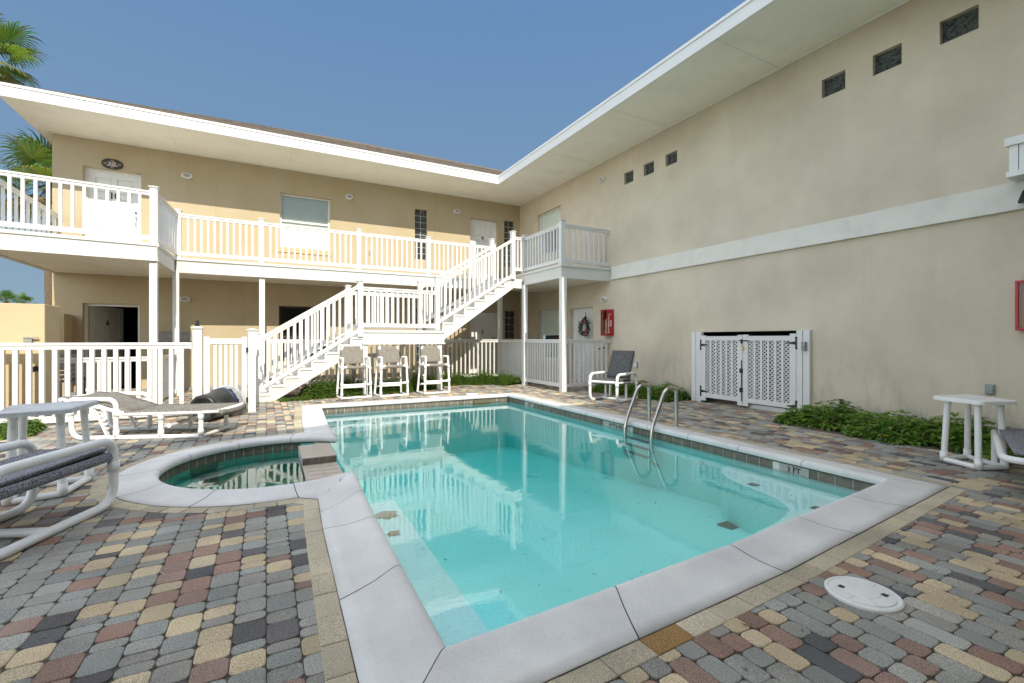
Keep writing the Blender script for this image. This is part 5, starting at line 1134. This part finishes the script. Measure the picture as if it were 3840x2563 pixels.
# ------------------------------------------------------------------ walls at the left
t = thing('garden_wall', 'tall tan stucco wall end in the sun behind the left fence', 'wall', (-4, 9.3, 0)); m_ = MB(); m_.box(-9, -2.88, 9.22, 9.78, -.02, 1.76); m_.build('wall', tanwall, t, bevel=.01)
m_ = MB(); a = pz(0, 0) if False else None; 
p = py(262*.4257, 1000+640*.4257, 9.2); m_ = MB(); m_.box(p.x-.06, p.x+.03, 9.17, 9.219, p.z-.05, p.z+.03); m_.bar((p.x-.06, 9.17, p.z+.02), (p.x+.10, 9.17, p.z+.02), .02, .02); m_.build('latch', concrete, t)
p = py(298*.4257, 1000+902*.4257, 9.2); t2 = thing('wall_outlet', 'small black switch plate low on the tan wall end', 'outlet', (p.x, 9.22, p.z)); m_ = MB(); m_.box(p.x-.05, p.x+.05, 9.2, 9.219, p.z-.035, p.z+.035); m_.build('cover', black, t2)
t = thing('garden_wall', 'lower shaded tan wall joining the corner of the back wing', 'wall', (-4.4, 13.4, 0)); m_ = MB(); m_.box(-7, -4.02, 13.2, 13.8, -.02, 1.80); m_.box(-4.018, -3.85, 13.3, 13.8, -.02, 1.79); m_.build('wall', tanwall, t)
# ------------------------------------------------------------------ planting
def bed(name, label, pts, w, h, n, lit=1.0, seed=1, ls=.05, flowers=0):
    """shoots with whorls of leaves along the centre line pts (x,y), half width w, height h"""
    random.seed(seed); mb = MB(); fl = MB(); segs = [(Vector(pts[i]), Vector(pts[i+1])) for i in range(len(pts)-1)]; tot = sum((b-a).length for a, b in segs)
    for _ in range(n):
        s = random.uniform(0, tot)
        for a, b in segs:
            L_ = (b-a).length
            if s <= L_: break
            s -= L_
        d = (b-a)/L_; nr = Vector((-d.y, d.x)); v = random.uniform(-1, 1); wv = w*(1+.18*math.sin(s*5+seed)+.1*math.sin(s*13)); q = a+d*s+nr*v*wv
        hm = h*(1-.75*v*v)*random.uniform(.55, 1.12)*(1+.2*math.sin(s*7+seed*2)); hm = max(hm, .03)
        lean = Vector((nr.x*v*.35+random.gauss(0, .15), nr.y*v*.35+random.gauss(0, .15), 1)).normalized()
        g = random.choice(((.085, .15, .025), (.075, .13, .028), (.115, .18, .03), (.05, .09, .02), (.15, .20, .05)))
        for lay in range(3):
            zc = hm*(1-.3*lay); base = Vector((q.x, q.y, 0))+lean*zc; k = 4 if lay == 0 else 5; rot = random.uniform(0, 6.28); sz = ls*(.8+.35*lay)*random.uniform(.8, 1.2)
            for i in range(k):
                a_ = rot+2*math.pi*i/k+random.gauss(0, .2); e = random.uniform(.15, .9) if lay == 0 else random.uniform(-.3, .5)
                dr = Vector((math.cos(a_)*math.cos(e), math.sin(a_)*math.cos(e), math.sin(e))); sd = Vector((-math.sin(a_), math.cos(a_), 0)); up = dr.cross(sd)*-1
                if up.z < 0: up = -up
                tip = base+dr*sz+Vector((0, 0, -.25*sz)); mid = base+dr*sz*.5; wd_ = sz*.26; c = tuple(x*random.uniform(1.25, 2.1)*lit for x in g)
                mb.add([base, mid+sd*wd_+up*wd_*.35, tip, mid-sd*wd_+up*wd_*.35, mid], [(0, 1, 4), (1, 2, 4), (2, 3, 4), (3, 0, 4)], c)
        if flowers and random.random() < flowers:
            ct = Vector((q.x, q.y, 0))+lean*(hm+.03)
            for i in range(9): a_ = 2*math.pi*i/9; fl.add([ct, ct+Vector((.02*math.cos(a_-.25), .02*math.sin(a_-.25), .004)), ct+Vector((.028*math.cos(a_), .028*math.sin(a_), 0)), ct+Vector((.02*math.cos(a_+.25), .02*math.sin(a_+.25), .004))], [(0, 1, 2, 3)], (.85, .5, .01))
    if flowers: mb.add(fl.v, fl.f, (.85, .45, .01))
    o = mb.build(name, leafm, None, recalc=False); tag(o, label, 'plants', kind='stuff'); return o
bed('ground_cover', 'leafy green plants with yellow daisies along the foot of the right wall', [(7.2, 4.15), (7.13, 2.8), (7.13, 1.3), (7.15, .2), (7.2, -.4)], .47, .27, 1500, seed=2, ls=.088, flowers=.006)
bed('ground_cover', 'dark green plants between the lounge chair and the lattice doors', [(7.15, 8.75), (7.35, 8.0), (7.36, 7.2), (7.35, 6.6)], .40, .25, 900, seed=3, ls=.075, flowers=.001)
bed('ground_cover', 'sunlit green plants along the fence at the foot of the corner balcony', [(3.5, 12.1), (4.6, 12.0), (5.4, 11.75), (5.8, 11.5), (6.0, 11.0)], .42, .30, 2300, lit=.72, seed=4, ls=.05)
bed('ground_cover', 'bright green plants growing behind the bar stools', [(2.2, 10.9), (3.0, 11.1), (3.8, 11.5)], .42, .24, 1300, lit=.72, seed=5, ls=.05)
bed('ground_cover', 'bushy green plants under the lower flight of the stairs', [(.75, 10.55), (1.2, 10.75), (2.1, 11.0)], .30, .34, 1100, lit=.72, seed=6, ls=.055)
bed('ground_cover', 'low trailing grey green plants at the foot of the stair stringer', [(.25, 10.33), (.8, 10.3)], .12, .07, 350, lit=.72, seed=8, ls=.03)
bed('ground_cover', 'sunlit green plants at the left picture edge behind the side table', [(-3.6, 8.45), (-3.0, 8.4), (-2.72, 8.45)], .33, .14, 700, lit=.72, seed=7, ls=.06)
# planting soil strips
m_ = MB(); m_.box(6.62, WX-.01, -1.5, 4.2, -.03, .006); m_.box(6.95, WX-.01, 6.56, 8.95, -.03, .006); tag(m_.build('planting_soil', soil), kind='structure')
# ------------------------------------------------------------------ palms
def fan_palm(name, label, base, H, crown_r, nf, seed, tr=.16, dead=True, lean=(0, 0)):
    random.seed(seed); b = Vector(base); t = thing(name, label, 'palm tree', tuple(b), group='fan palms beyond the building'); top = b+Vector((lean[0], lean[1], H))
    m_ = MB(); n = 24; pts = []; rs = []
    for i in range(n+1): f = i/n; pts.append(b+(top-b)*f+Vector((.03*math.sin(f*9), .03*math.cos(f*7), 0))); rs.append(tr*(1.15-.3*f)*(1+.06*(i % 2)))
    m_.tube(pts, rs, 14); m_.build('trunk', trunkm, t)
    mb = MB()
    # old leaf boots under the crown
    bt = MB()
    for k in range(60):
        a = random.uniform(0, 6.28); zz = random.uniform(-.9, -.05); p = top+Vector((tr*math.cos(a), tr*math.sin(a), zz)); d = Vector((math.cos(a), math.sin(a), .9)).normalized(); sd = Vector((-math.sin(a), math.cos(a), 0)); l = random.uniform(.12, .25)
        bt.add([p-sd*.05, p+sd*.05, p+d*l+sd*.02, p+d*l-sd*.02], [(0, 1, 2, 3)])
    bt.build('leaf_base', mat('rusty_boots', (.28, .10, .045), .9, var=(8, .5)), t, recalc=False)
    for k in range(nf):
        a = 2.39996*k+random.gauss(0, .15); f = k/nf; el = R(75-135*f)+random.gauss(0, .1)   # from upright to hanging
        d = Vector((math.cos(a)*math.cos(el), math.sin(a)*math.cos(el), math.sin(el))); pl = crown_r*.50*random.uniform(.85, 1.15); org = top+d*pl+Vector((0, 0, -.10*crown_r*(math.cos(el))))
        g0 = (.085, .135, .03) if f < .7 else (.22, .19, .08)
        if random.random() < .3: g0 = (.20, .24, .06)
        sd = d.cross(Vector((0, 0, 1))); sd = sd.normalized() if sd.length > .05 else Vector((1, 0, 0)); up = sd.cross(d).normalized()
        w_ = .02*crown_r/1.2; mb.add([top-sd*w_, top+sd*w_, org+sd*w_*.6, org-sd*w_*.6, top+up*w_, org+up*w_*.6], [(0, 3, 5, 4), (1, 2, 5, 4), (0, 1, 2, 3)], (.10, .14, .03))
        ns = 34; fl_ = crown_r*.62*random.uniform(.85, 1.1)
        for s_ in range(ns):
            ph = R(-128+256*s_/(ns-1)); dd = (d*math.cos(ph)+sd*math.sin(ph)); ll = fl_*(1-.22*abs(ph)/2.2)*random.uniform(.88, 1.05); c = tuple(x*random.uniform(.7, 1.35) for x in g0); wv = math.radians(256/ns)*.5
            pr_ = Vector(org); wd_ = 0; L3 = []; dn = Vector(dd); segn = 5
            dn = (dn+up*.18*math.cos(ph)).normalized()
            for q in range(segn+1):
                ff = q/segn; wd_ = ll*ff*math.sin(wv) if ff < .5 else ll*.5*math.sin(wv)*(1-(ff-.5)/.5)**.8; sv = dn.cross(up); sv = sv.normalized() if sv.length > .05 else sd
                L3.append((pr_-sv*wd_, pr_+sv*wd_)); pr_ = pr_+dn*ll/segn
                if ff >= .4: dn = (dn+Vector((random.gauss(0, .09), random.gauss(0, .09), -.55))).normalized()
            for q in range(segn): mb.add([L3[q][0], L3[q][1], L3[q+1][1], L3[q+1][0]], [(0, 1, 2, 3)], c)
    mb.build('crown', leafm, t, recalc=False); return t
def far(x, y, dist):   # point on a sight line at a given depth
    d = ray(x, y); return Vector((d[0]*dist, d[1]*dist, CH+d[2]*dist))
p = far(-70, 190, 15.0); fan_palm('fan_palm', 'tallest fan palm rising above the eave at the upper left corner', (p.x, p.y, 0), p.z, 1.65, 24, 11)
p = far(192, 690, 17.5); fan_palm('fan_palm', 'fan palm with rusty trunk boots right behind the building corner', (p.x, p.y, 0), p.z, 2.2, 26, 12, tr=.15)
p = far(22, 1128, 48); fan_palm('fan_palm', 'tiny distant fan palm top over the left wall, nearest the picture edge', (p.x, p.y, 0), p.z, 1.3, 18, 13)
p = far(88, 1136, 50); fan_palm('fan_palm', 'tiny distant fan palm top just left of the building corner', (p.x, p.y, 0), p.z, 1.2, 16, 14)
# leaf bits on the pavers
random.seed(21); lit = MB()
for _ in range(170):
    x, y = random.uniform(-3, 7), random.uniform(.8, 9.5)
    if inside(OUT30, x, y): continue
    a = random.uniform(0, 6.28); l = random.uniform(.006, .022); w = l*random.uniform(.15, .4); z = .004
    lit.add([(x-l*math.cos(a), y-l*math.sin(a), z), (x+w*math.sin(a), y-w*math.cos(a), z+.002), (x+l*math.cos(a), y+l*math.sin(a), z+.003), (x-w*math.sin(a), y+w*math.cos(a), z)], [(0, 1, 2, 3)])
tag(lit.build('paver_litter', mat('dry_leaf_bits', (.20, .14, .07), .9), recalc=False), 'tiny dry leaf bits scattered over the pavers', 'leaf litter', kind='stuff')
# twigs on the pavers
tw = thing('twig', 'small pale bent twig lying on the near left pavers', 'twig', tuple(pz(600, 2150))); m_ = MB(); m_.tube([pz(593, 2140, .006), pz(620, 2158, .008)], .002, 6); m_.tube([pz(593, 2142, .006), pz(628, 2132, .01)], .0012, 6); m_.build('stem', mat('pale_twig', (.5, .42, .32), .8), tw)
# ------------------------------------------------------------------ light, sky, camera
EL = 37.2
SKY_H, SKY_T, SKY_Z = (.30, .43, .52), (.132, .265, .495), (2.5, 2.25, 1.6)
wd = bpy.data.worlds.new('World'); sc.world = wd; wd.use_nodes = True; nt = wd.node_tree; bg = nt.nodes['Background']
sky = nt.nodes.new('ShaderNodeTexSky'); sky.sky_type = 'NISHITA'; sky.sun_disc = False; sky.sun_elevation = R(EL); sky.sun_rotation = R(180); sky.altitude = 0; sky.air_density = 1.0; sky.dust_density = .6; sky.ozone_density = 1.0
# clear deep blue low sky, overhead and west brightened as added fill for shade
WN, WLk = nt.nodes, nt.links
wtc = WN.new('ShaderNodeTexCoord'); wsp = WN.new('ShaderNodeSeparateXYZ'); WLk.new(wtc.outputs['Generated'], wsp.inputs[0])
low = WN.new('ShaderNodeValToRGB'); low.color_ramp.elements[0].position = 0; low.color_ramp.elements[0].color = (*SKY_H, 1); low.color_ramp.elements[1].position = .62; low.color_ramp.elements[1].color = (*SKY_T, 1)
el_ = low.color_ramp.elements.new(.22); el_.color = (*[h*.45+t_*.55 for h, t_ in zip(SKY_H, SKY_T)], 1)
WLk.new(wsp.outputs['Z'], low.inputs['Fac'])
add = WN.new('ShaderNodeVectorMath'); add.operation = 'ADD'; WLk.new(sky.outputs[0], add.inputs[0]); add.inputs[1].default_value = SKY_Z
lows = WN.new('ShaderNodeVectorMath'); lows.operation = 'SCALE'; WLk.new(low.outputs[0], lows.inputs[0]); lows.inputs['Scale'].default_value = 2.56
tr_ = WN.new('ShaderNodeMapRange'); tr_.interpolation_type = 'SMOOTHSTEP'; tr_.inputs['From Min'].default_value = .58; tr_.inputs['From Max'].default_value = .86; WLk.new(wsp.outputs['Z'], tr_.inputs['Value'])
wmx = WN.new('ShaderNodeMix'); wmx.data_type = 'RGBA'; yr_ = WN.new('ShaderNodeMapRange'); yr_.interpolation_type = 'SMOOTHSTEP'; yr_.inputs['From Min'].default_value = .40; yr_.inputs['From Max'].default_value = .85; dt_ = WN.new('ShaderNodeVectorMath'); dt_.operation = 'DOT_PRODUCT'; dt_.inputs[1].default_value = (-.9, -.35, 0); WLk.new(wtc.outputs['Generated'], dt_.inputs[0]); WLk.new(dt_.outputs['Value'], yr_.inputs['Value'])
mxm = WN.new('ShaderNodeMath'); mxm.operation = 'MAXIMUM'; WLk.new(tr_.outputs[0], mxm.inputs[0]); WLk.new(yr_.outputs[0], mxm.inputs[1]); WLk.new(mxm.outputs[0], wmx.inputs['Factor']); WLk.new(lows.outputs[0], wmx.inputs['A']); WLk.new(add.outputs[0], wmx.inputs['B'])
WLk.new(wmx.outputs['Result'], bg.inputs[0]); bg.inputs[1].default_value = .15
sl = bpy.data.lights.new('sun', 'SUN'); sl.energy = 2.0; sl.angle = R(.5); sl.color = (1, .93, .80); so = bpy.data.objects.new('sun', sl); col.objects.link(so)
sd = Vector((-.02, -math.cos(R(EL)), math.sin(R(EL)))); so.rotation_euler = sd.to_track_quat('Z', 'Y').to_euler(); so.location = (0, -20, 30)
cam = bpy.data.cameras.new('camera'); cam.lens = 1053.7/2349*36; cam.sensor_width = 36; cam.shift_y = -5/2349; cam.clip_end = 2000; cam.clip_start = .05
co = bpy.data.objects.new('camera', cam); col.objects.link(co); co.location = (0, 0, CH); co.rotation_euler = (R(90), 0, -TH); sc.camera = co
sc.view_settings.view_transform = 'Standard'; sc.view_settings.look = 'None'; sc.view_settings.exposure = 1.38; sc.view_settings.gamma = 1
sc.render.engine = 'CYCLES'; sc.cycles.max_bounces = 10; sc.cycles.transparent_max_bounces = 16; sc.cycles.diffuse_bounces = 5
